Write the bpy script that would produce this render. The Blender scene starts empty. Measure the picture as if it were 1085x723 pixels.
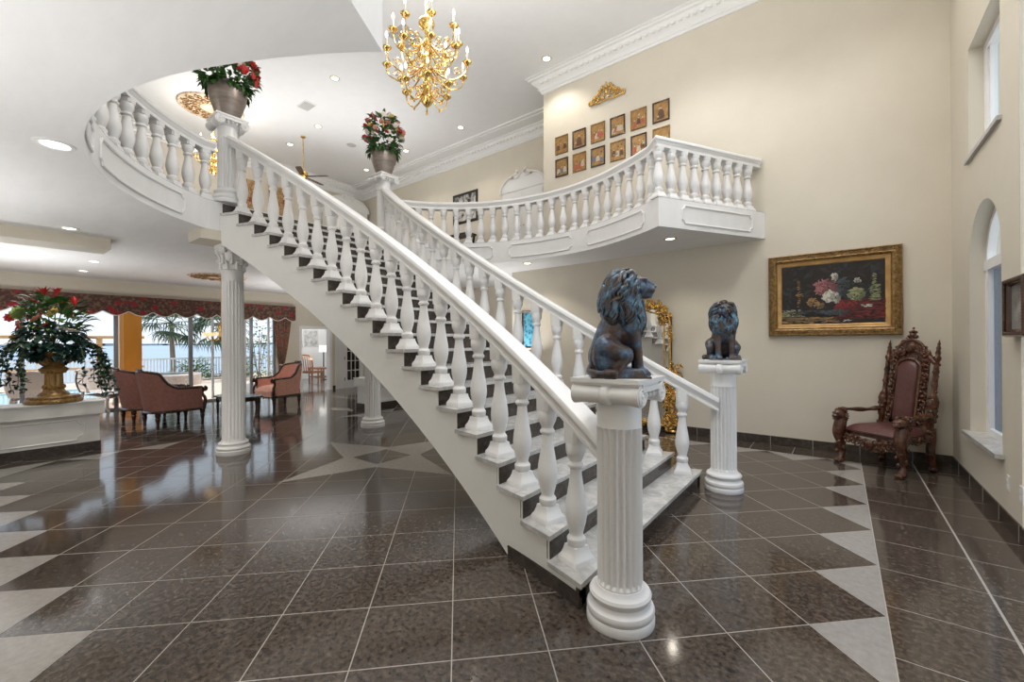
import bpy, bmesh, math, random
from mathutils import Vector, Matrix, Euler
sin, cos, pi, rad = math.sin, math.cos, math.pi, math.radians
S = bpy.context.scene
COL = S.collection
RND = random.Random(7)

# ------------------------------------------------------------------ materials
def _n(nt, t, **kw):
    n = nt.nodes.new(t)
    for k, v in kw.items():
        setattr(n, k, v)
    return n

def principled(name, col, rough=0.5, metal=0.0, spec=0.5, coat=0.0):
    m = bpy.data.materials.new(name)
    m.use_nodes = True
    b = m.node_tree.nodes['Principled BSDF']
    b.inputs['Base Color'].default_value = (*col, 1)
    b.inputs['Roughness'].default_value = rough
    b.inputs['Metallic'].default_value = metal
    b.inputs['Specular IOR Level'].default_value = spec
    b.inputs['Coat Weight'].default_value = coat
    return m

def noisy(name, stops, scale=8, detail=6, rough=0.5, metal=0.0, bump=0.0, bscale=None, dist=0.0, spec=0.5,
          coat=0.0, coords='Object', stretch=(1, 1, 1), kind='noise', rrange=None):
    """procedural colour from a noise/voronoi ramp; stops = [(pos, colour)...]"""
    m = principled(name, stops[0][1], rough, metal, spec, coat)
    nt = m.node_tree
    b = nt.nodes['Principled BSDF']
    tc = _n(nt, 'ShaderNodeTexCoord')
    mp = _n(nt, 'ShaderNodeMapping')
    mp.inputs['Scale'].default_value = stretch
    nt.links.new(tc.outputs[coords], mp.inputs['Vector'])
    if kind == 'noise':
        t = _n(nt, 'ShaderNodeTexNoise')
        t.inputs['Scale'].default_value = scale
        t.inputs['Detail'].default_value = detail
        t.inputs['Roughness'].default_value = 0.65
        t.inputs['Distortion'].default_value = dist
        fac = t.outputs['Fac']
    elif kind == 'voronoi':
        t = _n(nt, 'ShaderNodeTexVoronoi')
        t.inputs['Scale'].default_value = scale
        fac = t.outputs['Distance']
    else:
        t = _n(nt, 'ShaderNodeTexWave')
        t.inputs['Scale'].default_value = scale
        t.inputs['Distortion'].default_value = dist
        t.inputs['Detail'].default_value = detail
        fac = t.outputs['Fac']
    nt.links.new(mp.outputs['Vector'], t.inputs['Vector'])
    r = _n(nt, 'ShaderNodeValToRGB')
    el = r.color_ramp.elements
    while len(el) < len(stops):
        el.new(0.5)
    for e, (p, c) in zip(el, stops):
        e.position = p
        e.color = (*c, 1)
    nt.links.new(fac, r.inputs['Fac'])
    nt.links.new(r.outputs['Color'], b.inputs['Base Color'])
    if rrange:
        mr = _n(nt, 'ShaderNodeMapRange')
        mr.inputs['To Min'].default_value, mr.inputs['To Max'].default_value = rrange
        nt.links.new(fac, mr.inputs['Value'])
        nt.links.new(mr.outputs['Result'], b.inputs['Roughness'])
    if bump:
        bt = t
        if bscale:
            bt = _n(nt, 'ShaderNodeTexNoise')
            bt.inputs['Scale'].default_value = bscale
            bt.inputs['Detail'].default_value = 4
            nt.links.new(mp.outputs['Vector'], bt.inputs['Vector'])
            fac = bt.outputs['Fac']
        bp = _n(nt, 'ShaderNodeBump')
        bp.inputs['Strength'].default_value = bump
        bp.inputs['Distance'].default_value = 0.01
        nt.links.new(fac, bp.inputs['Height'])
        nt.links.new(bp.outputs['Normal'], b.inputs['Normal'])
    return m

def emissive(name, col, strength):
    m = bpy.data.materials.new(name)
    m.use_nodes = True
    nt = m.node_tree
    b = nt.nodes['Principled BSDF']
    b.inputs['Base Color'].default_value = (*col, 1)
    b.inputs['Emission Color'].default_value = (*col, 1)
    b.inputs['Emission Strength'].default_value = strength
    return m

def glass(name, tint, refl=0.08, rough=0.0):
    m = bpy.data.materials.new(name)
    m.use_nodes = True
    nt = m.node_tree
    nt.nodes.clear()
    o = _n(nt, 'ShaderNodeOutputMaterial')
    t = _n(nt, 'ShaderNodeBsdfTransparent')
    t.inputs['Color'].default_value = (*tint, 1)
    g = _n(nt, 'ShaderNodeBsdfGlossy')
    g.inputs['Roughness'].default_value = rough
    mx = _n(nt, 'ShaderNodeMixShader')
    mx.inputs['Fac'].default_value = refl
    nt.links.new(t.outputs[0], mx.inputs[1])
    nt.links.new(g.outputs[0], mx.inputs[2])
    nt.links.new(mx.outputs[0], o.inputs['Surface'])
    return m

M = {}
M['white'] = noisy('white_paint', [(0.3, (.79, .79, .79)), (0.7, (.82, .82, .82))], scale=30, rough=.38, bump=.02, bscale=90)
M['stringer'] = noisy('stringer_paint', [(0.3, (.77, .77, .75)), (0.7, (.81, .81, .79))], scale=3, rough=.45, bump=.03, bscale=120)
M['ceiling'] = noisy('ceiling_plaster', [(0.35, (.80, .80, .80)), (0.65, (.84, .84, .84))], scale=2.2, stretch=(1, 4, 1), detail=8, rough=.55, bump=.04, bscale=40)
M['ceiling_up'] = noisy('upper_ceiling_paint', [(0.3, (.82, .82, .82)), (0.7, (.85, .85, .85))], scale=4, rough=.6)
M['wall'] = noisy('cream_wall_paint', [(0.3, (.640, .588, .490)), (0.7, (.670, .618, .520))], scale=2.5, rough=.55, bump=.02, bscale=150)
M['floor'] = noisy('brown_marble_tile', [(0.34, (.022, .016, .013)), (0.48, (.058, .044, .035)), (0.60, (.096, .075, .060)), (0.76, (.17, .138, .112))],
                   scale=34, detail=14, rough=.10, dist=.25, spec=.75, bump=.012, bscale=7)
M['inlay'] = noisy('grey_inlay_tile', [(0.3, (.27, .25, .232)), (0.7, (.35, .328, .308))], scale=25, detail=8, rough=.14, spec=.5)
M['grout'] = principled('grout', (.36, .33, .30), .5)
M['base_tile'] = noisy('baseboard_tile', [(0.3, (.030, .023, .019)), (0.55, (.060, .046, .038)), (0.75, (.11, .09, .075))], scale=18, detail=10, rough=.2, dist=.5)
M['marble'] = noisy('grey_marble_tread', [(0.30, (.36, .36, .355)), (0.5, (.50, .495, .485)), (0.62, (.62, .61, .60)), (0.75, (.46, .45, .44))], scale=6, detail=10, rough=.16, dist=1.5)
M['trimwhite'] = principled('trim_white', (.83, .83, .82), .4)
M['gold'] = noisy('gilded_metal', [(0.3, (.55, .30, .07)), (0.7, (.86, .58, .20))], scale=22, rough=.26, metal=1.0, bump=.15, bscale=60)
M['brass'] = noisy('polished_brass', [(0.3, (.74, .47, .13)), (0.7, (.93, .68, .27))], scale=14, rough=.16, metal=1.0)
M['gilt'] = noisy('aged_gilt_wood', [(0.3, (.10, .055, .018)), (0.5, (.27, .155, .05)), (0.72, (.47, .30, .11))], scale=30, rough=.38, metal=.35, bump=.5, bscale=55)
M['giltsmooth'] = noisy('plain_gilt_wood', [(0.3, (.36, .20, .065)), (0.7, (.55, .34, .13))], scale=10, rough=.35, metal=.4)
M['bronze'] = noisy('patinated_bronze', [(0.33, (.030, .022, .021)), (0.44, (.085, .055, .043)), (0.51, (.075, .066, .068)), (0.59, (.070, .120, .19)), (0.72, (.16, .27, .38))],
                    scale=13, detail=8, rough=.36, metal=.3, bump=.4, bscale=45)
M['mane'] = noisy('patinated_bronze_mane', [(0.33, (.022, .020, .024)), (0.43, (.085, .060, .045)), (0.50, (.055, .070, .090)), (0.58, (.085, .16, .23)), (0.70, (.22, .36, .42))],
                  scale=17, detail=7, rough=.32, metal=.35, bump=.3, bscale=90)
M['carved'] = noisy('carved_mahogany', [(0.3, (.018, .006, .003)), (0.5, (.075, .024, .009)), (0.7, (.17, .060, .022))], scale=24, rough=.26, bump=.55, bscale=75, coat=.3)
M['leather'] = noisy('oxblood_leather', [(0.3, (.085, .030, .026)), (0.7, (.125, .048, .042))], scale=30, rough=.38, bump=.15, bscale=200)
M['darkwood'] = noisy('dark_walnut', [(0.3, (.022, .010, .007)), (0.7, (.075, .033, .021))], scale=5, rough=.25, stretch=(1, 8, 1), coat=.3)
M['rose'] = noisy('dusty_rose_damask', [(0.35, (.30, .135, .11)), (0.65, (.38, .18, .15))], scale=26, rough=.85, bump=.2, bscale=120)
M['coral'] = noisy('coral_silk', [(0.35, (.70, .34, .25)), (0.65, (.82, .46, .36))], scale=18, rough=.6, bump=.15, bscale=90)
M['black'] = principled('black_lacquer', (.012, .012, .013), .3)
M['mirror'] = principled('mirror_silver', (.86, .87, .86), .02, 1.0)
M['bulb'] = emissive('candle_bulb', (1.0, .90, .72), 6)
M['candle'] = principled('candle_sleeve', (.86, .82, .72), .5)
M['lamp'] = emissive('downlight_lens', (1.0, .90, .70), 6)
M['lampwhite'] = emissive('downlight_lens_white', (1.0, .97, .92), 5)
M['ltrim'] = principled('downlight_trim', (.62, .56, .46), .35, .3)
M['vent'] = principled('vent_grille', (.50, .49, .48), .5)
M['pot'] = noisy('weathered_pewter_pot', [(0.3, (.20, .165, .145)), (0.7, (.36, .31, .28))], scale=4, stretch=(1, 1, 5), rough=.33, metal=.45, bump=.15, bscale=30)
M['leaf'] = noisy('leaf_green', [(0.3, (.020, .075, .015)), (0.7, (.075, .19, .040))], scale=9, rough=.5)
M['leafdark'] = noisy('ivy_green', [(0.3, (.006, .030, .024)), (0.7, (.020, .070, .050))], scale=9, rough=.4)
M['leaflite'] = noisy('leaf_lime', [(0.3, (.12, .20, .05)), (0.7, (.24, .32, .09))], scale=9, rough=.5)
M['redpetal'] = noisy('red_petal', [(0.3, (.42, .012, .016)), (0.7, (.62, .045, .045))], scale=20, rough=.55)
M['whitepetal'] = noisy('cream_petal', [(0.3, (.72, .66, .56)), (0.7, (.82, .78, .70))], scale=20, rough=.6)
M['coralpetal'] = noisy('salmon_petal', [(0.3, (.55, .18, .12)), (0.7, (.68, .30, .22))], scale=20, rough=.6)
M['yellowpetal'] = noisy('yellow_petal', [(0.3, (.52, .38, .08)), (0.7, (.68, .55, .18))], scale=20, rough=.6)
M['stem'] = principled('stem_green', (.07, .12, .03), .6)
M['slider'] = principled('slider_frame_grey', (.30, .31, .33), .4, .4)
M['glass'] = glass('window_glass', (.97, .98, .985), .006)
M['blueglass'] = glass('grey_blue_shade_glass', (.52, .55, .60), .12, .15)
M['darkglass'] = principled('dark_glass', (.012, .012, .012), .08)
M['plate'] = principled('switch_plate', (.70, .69, .66), .45)
M['medallion'] = noisy('gilded_plaster', [(0.38, (.80, .70, .60)), (0.52, (.68, .50, .36)), (0.66, (.42, .26, .12))], scale=16, detail=5, rough=.5, bump=.5)
M['orange'] = noisy('orange_stained_wood', [(0.3, (.56, .20, .012)), (0.7, (.66, .26, .025))], scale=3, stretch=(6, 6, .6), rough=.5)
M['palewood'] = noisy('pale_pergola_wood', [(0.3, (.68, .42, .20)), (0.7, (.78, .52, .28))], scale=3, stretch=(6, 6, .6), rough=.6)
M['deck'] = noisy('peach_deck', [(0.3, (.60, .47, .37)), (0.7, (.70, .57, .47))], scale=3, rough=.7)
M['pool'] = noisy('pool_water', [(0.3, (.10, .36, .42)), (0.7, (.24, .50, .54))], scale=3, rough=.08)
M['sea'] = noisy('bay_water', [(0.3, (.26, .34, .43)), (0.7, (.33, .41, .50))], scale=.05, stretch=(1, .1, 1), rough=.5)
M['shore'] = principled('far_shore', (.30, .36, .38), .9)
M['wicker'] = noisy('pale_wicker', [(0.3, (.42, .36, .33)), (0.7, (.66, .59, .55))], scale=70, rough=.7, bump=.4)
M['bark'] = noisy('palm_bark', [(0.3, (.16, .12, .09)), (0.7, (.33, .27, .21))], scale=12, stretch=(1, 1, 4), rough=.85, bump=.6)
M['frond'] = noisy('palm_frond', [(0.3, (.035, .065, .030)), (0.7, (.12, .17, .08))], scale=5, rough=.6)
M['hedge'] = noisy('hedge_leaf', [(0.3, (.05, .11, .03)), (0.7, (.17, .26, .09))], scale=4, rough=.7)
M['whiteroom'] = principled('white_room_paint', (.86, .86, .85), .6)
M['shade'] = emissive('lit_lampshade', (.95, .93, .88), .5)
M['tan'] = noisy('tan_rattan', [(0.3, (.26, .10, .04)), (0.7, (.42, .18, .09))], scale=20, rough=.5)

def floral(name, ground, flowers, leafc, scale):
    m = principled(name, ground, .85)
    nt = m.node_tree
    b = nt.nodes['Principled BSDF']
    tc = _n(nt, 'ShaderNodeTexCoord')
    nz = _n(nt, 'ShaderNodeTexNoise')
    nz.inputs['Scale'].default_value = scale * 1.6
    nz.inputs['Detail'].default_value = 5
    nt.links.new(tc.outputs['Object'], nz.inputs['Vector'])
    r1 = _n(nt, 'ShaderNodeValToRGB')
    r1.color_ramp.elements[0].position, r1.color_ramp.elements[0].color = .46, (*ground, 1)
    r1.color_ramp.elements[1].position, r1.color_ramp.elements[1].color = .60, (*leafc, 1)
    nt.links.new(nz.outputs['Fac'], r1.inputs['Fac'])
    v = _n(nt, 'ShaderNodeTexVoronoi')
    v.inputs['Scale'].default_value = scale * .5
    ds = _n(nt, 'ShaderNodeMix', data_type='RGBA'); ds.inputs['Factor'].default_value = .10
    nt.links.new(tc.outputs['Object'], ds.inputs['A']); nt.links.new(nz.outputs['Color'], ds.inputs['B'])
    nt.links.new(ds.outputs['Result'], v.inputs['Vector'])
    r2 = _n(nt, 'ShaderNodeValToRGB')
    r2.color_ramp.elements[0].position, r2.color_ramp.elements[0].color = .26, (1, 1, 1, 1)
    r2.color_ramp.elements[1].position, r2.color_ramp.elements[1].color = .34, (0, 0, 0, 1)
    nt.links.new(v.outputs['Distance'], r2.inputs['Fac'])
    mx = _n(nt, 'ShaderNodeMix', data_type='RGBA')
    nt.links.new(r2.outputs['Color'], mx.inputs['Factor'])
    nt.links.new(r1.outputs['Color'], mx.inputs['A'])
    mx.inputs['B'].default_value = (*flowers, 1)
    nt.links.new(mx.outputs['Result'], b.inputs['Base Color'])
    return m
M['valance'] = floral('burgundy_floral_fabric', (.080, .034, .028), (.27, .022, .030), (.17, .105, .065), 10.5)
M['drape'] = floral('brown_floral_drape', (.17, .085, .065), (.38, .09, .07), (.30, .19, .12), 12)
M['updrape'] = floral('tan_floral_drape', (.40, .24, .11), (.30, .085, .05), (.62, .44, .24), 9)
M['cream_cord'] = principled('cream_cord', (.74, .66, .55), .7)

# ------------------------------------------------------------------ mesh builder
class MB:
    def __init__(s):
        s.v, s.f, s.m, s.cur = [], [], [], 0
    def add(s, vs, fs):
        o = len(s.v)
        s.v += [tuple(p) for p in vs]
        for f in fs:
            s.f.append(tuple(i + o for i in f)); s.m.append(s.cur)
    def face(s, pts):
        s.add(pts, [tuple(range(len(pts)))])
    def box(s, lo, hi, Mx=None):
        x0, y0, z0 = lo; x1, y1, z1 = hi
        p = [(x0, y0, z0), (x1, y0, z0), (x1, y1, z0), (x0, y1, z0), (x0, y0, z1), (x1, y0, z1), (x1, y1, z1), (x0, y1, z1)]
        if Mx is not None: p = [Mx @ Vector(q) for q in p]
        s.hexa(p)
    def hexa(s, p):
        s.add(p, [(3, 2, 1, 0), (4, 5, 6, 7), (0, 1, 5, 4), (1, 2, 6, 5), (2, 3, 7, 6), (3, 0, 4, 7)])
    def cbox(s, c, size, Mx=None):
        s.box([c[i] - size[i] / 2 for i in range(3)], [c[i] + size[i] / 2 for i in range(3)], Mx)
    def lathe(s, prof, seg=24, c=(0, 0, 0), Mx=None, flute=None, sx=1, sy=1, rot=0, cap=True):
        """prof [(r,z)]; flute=(n,depth,i0,i1) rings i0..i1 are fluted"""
        vs, fs = [], []
        n = len(prof)
        for i, (r, z) in enumerate(prof):
            for k in range(seg):
                a = 2 * pi * k / seg + rot
                rr = r
                if flute and flute[2] <= i <= flute[3]:
                    ph = (flute[0] * (a - rot) / (2 * pi)) % 1.0
                    d = max(0.0, abs(ph - .5) * 2)
                    rr = r - flute[1] * (math.sqrt(max(0, 1 - (d / .8) ** 2)) if d < .8 else 0)
                q = Vector((c[0] + rr * cos(a) * sx, c[1] + rr * sin(a) * sy, c[2] + z))
                vs.append(Mx @ q if Mx is not None else q)
        for i in range(n - 1):
            for k in range(seg):
                k2 = (k + 1) % seg
                fs.append((i * seg + k, i * seg + k2, (i + 1) * seg + k2, (i + 1) * seg + k))
        if cap:
            if prof[0][0] > 1e-6: fs.append(tuple(range(seg - 1, -1, -1)))
            if prof[-1][0] > 1e-6: fs.append(tuple((n - 1) * seg + k for k in range(seg)))
        s.add(vs, fs)
    def tube(s, pts, r, seg=8, closed=False, sx=1.0, cap=True):
        pts = [Vector(p) for p in pts]
        n = len(pts)
        rs = r if isinstance(r, (list, tuple)) else [r] * n
        up = None
        vs, fs = [], []
        for i, p in enumerate(pts):
            if closed: t = pts[(i + 1) % n] - pts[i - 1]
            else: t = pts[min(i + 1, n - 1)] - pts[max(i - 1, 0)]
            if t.length < 1e-9: t = Vector((0, 0, 1))
            t.normalize()
            if up is None:
                up = Vector((0, 0, 1)) if abs(t.z) < .9 else Vector((1, 0, 0))
            a = t.cross(up)
            if a.length < 1e-6: a = t.cross(Vector((0, 1, 0)))
            a.normalize()
            b = a.cross(t).normalized()
            up = b
            for k in range(seg):
                w = 2 * pi * k / seg
                vs.append(p + a * (cos(w) * rs[i] * sx) + b * (sin(w) * rs[i]))
        m = n if closed else n - 1
        for i in range(m):
            j = (i + 1) % n
            for k in range(seg):
                k2 = (k + 1) % seg
                fs.append((i * seg + k, i * seg + k2, j * seg + k2, j * seg + k))
        if not closed and cap:
            fs.append(tuple(range(seg - 1, -1, -1)))
            fs.append(tuple((n - 1) * seg + k for k in range(seg)))
        s.add(vs, fs)
    def sweep(s, prof, frames, closed=False):
        """prof [(lat,vert)] closed 2-D section, frames [(origin, lat vector, vert vector)]"""
        vs, fs = [], []
        n, m = len(frames), len(prof)
        for o, l, v in frames:
            o, l, v = Vector(o), Vector(l), Vector(v)
            for a, b in prof: vs.append(o + l * a + v * b)
        for i in range(n if closed else n - 1):
            j = (i + 1) % n
            for k in range(m):
                k2 = (k + 1) % m
                fs.append((i * m + k, i * m + k2, j * m + k2, j * m + k))
        if not closed:
            fs.append(tuple(range(m - 1, -1, -1))); fs.append(tuple((n - 1) * m + k for k in range(m)))
        s.add(vs, fs)
    def prism(s, poly, h0, h1, axis='z'):
        """extrude 2-D polygon: axis z (x,y), x (y,z), y (x,z)"""
        def P(a, b, h):
            return (a, b, h) if axis == 'z' else ((h, a, b) if axis == 'x' else (a, h, b))
        n = len(poly)
        vs = [P(a, b, h0) for a, b in poly] + [P(a, b, h1) for a, b in poly]
        fs = [tuple(range(n - 1, -1, -1)), tuple(range(n, 2 * n))]
        for i in range(n):
            j = (i + 1) % n
            fs.append((i, j, n + j, n + i))
        s.add(vs, fs)
    def ball(s, c, r, u=14, v=9, Mx=None):
        if not isinstance(r, (tuple, list)): r = (r, r, r)
        vs, fs = [], []
        for i in range(1, v):
            t = pi * i / v
            for k in range(u):
                a = 2 * pi * k / u
                vs.append(Vector((r[0] * sin(t) * cos(a), r[1] * sin(t) * sin(a), r[2] * cos(t))))
        vs += [Vector((0, 0, r[2])), Vector((0, 0, -r[2]))]
        T, B = len(vs) - 2, len(vs) - 1
        for i in range(v - 2):
            for k in range(u):
                k2 = (k + 1) % u
                fs.append((i * u + k, (i + 1) * u + k, (i + 1) * u + k2, i * u + k2))
        for k in range(u):
            k2 = (k + 1) % u
            fs.append((T, k, k2)); fs.append((B, (v - 2) * u + k2, (v - 2) * u + k))
        C_ = Vector(c)
        vs = [C_ + (Mx @ q if Mx is not None else q) for q in vs]
        s.add(vs, fs)
    def grid(s, rows):
        n, m = len(rows), len(rows[0])
        fs = []
        for i in range(n - 1):
            for k in range(m - 1):
                fs.append((i * m + k, i * m + k + 1, (i + 1) * m + k + 1, (i + 1) * m + k))
        s.add([p for r in rows for p in r], fs)
    def mesh(s, name, mats, sharp=35, fix=True):
        me = bpy.data.meshes.new(name)
        me.from_pydata(s.v, [], s.f)
        mats = mats if isinstance(mats, (list, tuple)) else [mats]
        for m in mats: me.materials.append(M[m] if isinstance(m, str) else m)
        me.polygons.foreach_set('material_index', s.m)
        if fix:
            bm = bmesh.new(); bm.from_mesh(me)
            bmesh.ops.recalc_face_normals(bm, faces=bm.faces[:])
            bm.to_mesh(me); bm.free()
        me.polygons.foreach_set('use_smooth', [True] * len(me.polygons))
        me.set_sharp_from_angle(angle=rad(sharp))
        me.update()
        return me
    def build(s, name, mats, parent=None, sharp=35, world=False, fix=True):
        o = bpy.data.objects.new(name, s.mesh(name, mats, sharp, fix))
        COL.objects.link(o)
        if parent is not None: attach(o, parent, world)
        return o

def root_matrix(p):
    m = p.matrix_basis.copy()
    q = p
    while q.parent:
        q = q.parent
        m = q.matrix_basis @ m
    return m

def attach(o, p, world=False):
    o.parent = p
    if world: o.matrix_parent_inverse = root_matrix(p).inverted()
    return o

def tag(o, label, cat, group=None, kind=None):
    o['label'] = label; o['category'] = cat
    if group: o['group'] = group
    if kind: o['kind'] = kind
    return o

def thing(name, label, cat, loc=(0, 0, 0), rz=0, group=None, scale=1):
    o = bpy.data.objects.new(name, None)
    o.empty_display_size = .1
    o.location = loc; o.rotation_euler = (0, 0, rz); o.scale = (scale,) * 3
    COL.objects.link(o)
    return tag(o, label, cat, group)

def struct(o):
    o['kind'] = 'structure'
    return o

def copy_tree(o, parent=None):
    c = o.copy(); COL.objects.link(c)
    if parent is not None: c.parent = parent
    for ch in list(o.children): copy_tree(ch, c)
    return c

def clone(o, loc, rz=0, label=None, scale=None):
    c = copy_tree(o)
    c.location = loc; c.rotation_euler = (0, 0, rz)
    if scale: c.scale = (scale,) * 3
    if label: c['label'] = label
    return c

def point(name, loc, power, col=(1, .93, .82), r=.15, parent=None):
    l = bpy.data.lights.new(name, 'POINT')
    l.energy, l.color, l.shadow_soft_size = power, col, r
    o = bpy.data.objects.new(name, l); o.location = loc
    COL.objects.link(o)
    if parent: o.parent = parent
    return o

def spot(name, loc, power, col=(1, .92, .80), angle=120, r=.05, parent=None):
    l = bpy.data.lights.new(name, 'SPOT')
    l.energy, l.color, l.shadow_soft_size = power, col, r
    l.spot_size, l.spot_blend = rad(angle), .6
    o = bpy.data.objects.new(name, l); o.location = loc
    COL.objects.link(o)
    if parent: o.parent = parent
    return o

# ------------------------------------------------------------------ layout (metres, room axes)
CAM_H = 1.5
ZF, ZC = 3.36, 2.98                 # upper floor, underside of the upper floor
ZT = 6.75                           # top ceiling
XR, YB, XB_L = 1.05, 7.13, -4.68    # right wall, back wall and its left end
XF, YF, YL = -13.1, 8.55, -1.8      # far wall, recessed wall, wall on the camera's left
RISE, RUN, X1 = .160, .260, -1.136
YC = 3.39
def yn(X):
    q = (X + 3.703) / 2.5
    return 2.539 - .38 * q * q - .035 * q ** 4
def yf(X): return 2 * YC - yn(X)
def nose(X): return RISE + (X1 - X) * RISE / RUN
VX, VY, VR = -3.93, 3.38, 2.87      # the round void

def arc_side(sgn, R=VR, n=40, x_end=-6.40, x_start=-1.83):
    """void edge from the front corner round to the landing; sgn=+1 back side, -1 camera side"""
    a0 = math.acos((x_start - VX) / R); a1 = math.acos((x_end - VX) / R)
    out = []
    for i in range(n + 1):
        x = VX + R * cos(a0 + (a1 - a0) * i / n); y = R * sin(a0 + (a1 - a0) * i / n)
        out.append((x, VY + sgn * (y + .13 * (max(0, x + 2.7) / .92) ** 2)))
    return out

# ------------------------------------------------------------------ floor
def build_floor():
    b = MB()
    b.face([(XF - .1, YL, 0), (XR + .3, YL, 0), (XR + .3, YF, 0), (XF - .1, YF, 0)])
    # room beyond the doorway
    P = .66
    xe, y0, y1 = .195, .08, 6.68
    def strip(p, q, w, z):
        p, q = Vector((*p, z)), Vector((*q, z))
        t = (q - p).normalized(); n = Vector((-t.y, t.x, 0)) * (w / 2)
        b.face([p - n, q - n, q + n, p + n])
    xl = XF + .1
    b.cur = 2
    # diagonal joints clipped to the field
    def clip(c, sgn):
        pts = []
        for x in (xl, xe):
            y = c - x if sgn > 0 else x - c
            if y0 - 1e-6 <= y <= y1 + 1e-6: pts.append((x, y))
        for y in (y0, y1):
            x = c - y if sgn > 0 else c + y
            if xl < x < xe: pts.append((x, y))
        return pts
    u0 = xe + 6.35; v0 = xe - 6.35
    for k in range(-60, 60):
        for c, sg in ((u0 + k * P, 1), (v0 + k * P, -1)):
            pts = clip(c, sg)
            if len(pts) >= 2 and (Vector(pts[0]) - Vector(pts[1])).length > .05:
                strip(pts[0], pts[1], .006, .0005)
    # border joints
    strip((xe, y0 - 2), (xe, y1), .010, .0006)
    strip((xl, y1), (xe, y1), .006, .0006); strip((xl, y0), (xe, y0), .006, .0006)
    strip((.69, YL), (.69, YB), .013, .0007)
    k = 0
    y = y1
    while y > YL:
        strip((xe, y), (XR, y), .005, .0005); y -= .50
    x = xe - .2
    while x > xl:
        strip((x, y1), (x, YF), .005, .0005); strip((x, y0), (x, YL), .005, .0005); x -= .50
    for yy in (7.5, -.6, -1.2): strip((xl, yy), (xe if yy < 0 else XB_L, yy), .005, .0005)
    # pale triangles along the border
    b.cur = 1
    z = .0009
    def tri(*p): b.face([(a, c, z) for a, c in p])
    h = P / 2
    yy = 6.35
    while yy - P > y0 - .4:
        a, c = yy, yy - P
        if (a + c) / 2 > y0: tri((xe, a), (xe - h, (a + c) / 2), (xe, c))
        yy -= P
    tri((xe, 6.35), (xe, 6.68), (xe - h, 6.68))
    xx = xe - h
    i = 0
    while xx - P > -8.2:
        tri((xx, y1), (xx - h, y1 - h), (xx - P, y1))
        tri((xx, y0), (xx - P, y0), (xx - h, y0 + h))
        xx -= P
    # cross border in front of the two parapets
    X2 = xe - h - P * 12
    for k in range(10):
        if k in (3, 4, 5, 6): continue
        yk = y0 + k * P
        tri((X2, yk), (X2 + h, yk + h), (X2, yk + P))
    # star
    def star(cx, cy, R, q, inner):
        for k in range(4):
            a = k * pi / 2
            def T(r, t): return (cx + r * cos(a + t), cy + r * sin(a + t), z)
            d = q * math.sqrt(2)
            b.face([T(R, 0), T(d, pi / 4), T(inner, 0), T(d, -pi / 4)])
            b.face([T(d, pi / 4), T(inner, pi / 2), T(inner, 0)]) if inner < 0 else None
        # ring between the notches and the dark centre square
        e = inner
        for k in range(4):
            a = k * pi / 2
            c0 = (cx + q * math.sqrt(2) * cos(a + pi / 4), cy + q * math.sqrt(2) * sin(a + pi / 4), z)
    cx, cy, R, q, e = -4.8, 3.38, 1.33, .345, .262
    for k in range(4):
        a = k * pi / 2
        R2 = Matrix.Rotation(a, 2)
        def T(x, y):
            w = R2 @ Vector((x, y)); return (cx + w.x, cy + w.y, z)
        b.face([T(R, 0), T(q, q), T(e, e), T(e, -e), T(q, -q)])
    # small pale pieces beyond the star, between the columns and the sitting area
    for (ax, ay, sx, sy) in ((-9.0, 5.25, .5, .2), (-10.6, 6.45, .6, .15), (-11.4, 6.4, .35, .12)):
        b.face([(ax - sx, ay, z), (ax, ay - sy, z), (ax + sx, ay, z), (ax, ay + sy, z)])
    o = b.build('floor', ['floor', 'inlay', 'grout'], fix=False)
    return struct(o)
build_floor()

# ------------------------------------------------------------------ upper slab, ceilings
def slab():
    back = arc_side(+1); front = arc_side(-1)
    poly = [(-.85, YB)] + back + list(reversed(front)) + [(-.85, -.33), (-.06, YL), (XF, YL), (XF, YF), (XB_L, YF), (XB_L, YB)]
    def mk(z0, z1, name, mt, poly):
        b = MB(); b.prism(poly, z0, z1)
        me = bpy.data.meshes.new(name); me.from_pydata(b.v, [], b.f)
        bm = bmesh.new(); bm.from_mesh(me)
        bmesh.ops.recalc_face_normals(bm, faces=bm.faces[:])
        bmesh.ops.triangulate(bm, faces=[f for f in bm.faces if len(f.verts) > 4])
        bm.to_mesh(me); bm.free()
        me.materials.append(M[mt])
        o = bpy.data.objects.new(name, me); COL.objects.link(o)
        return struct(o)
    mk(ZC, ZF - .002, 'ceiling_lower', 'ceiling', poly)
    mk(ZF - .002, ZF, 'floor_upper', 'base_tile', poly)
slab()
b = MB(); b.box((XF - .2, YL - .2, ZT), (XR + .3, YF + .2, ZT + .1)); struct(b.build('ceiling', 'ceiling_up'))

# fascia mouldings around the void
def path_offset(pts, d):
    out = []
    for i, p in enumerate(pts):
        a = Vector(pts[max(i - 1, 0)]); c = Vector(pts[min(i + 1, len(pts) - 1)])
        t = (c - a).normalized()
        out.append((p[0] - t.y * d, p[1] + t.x * d))
    return out

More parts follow.
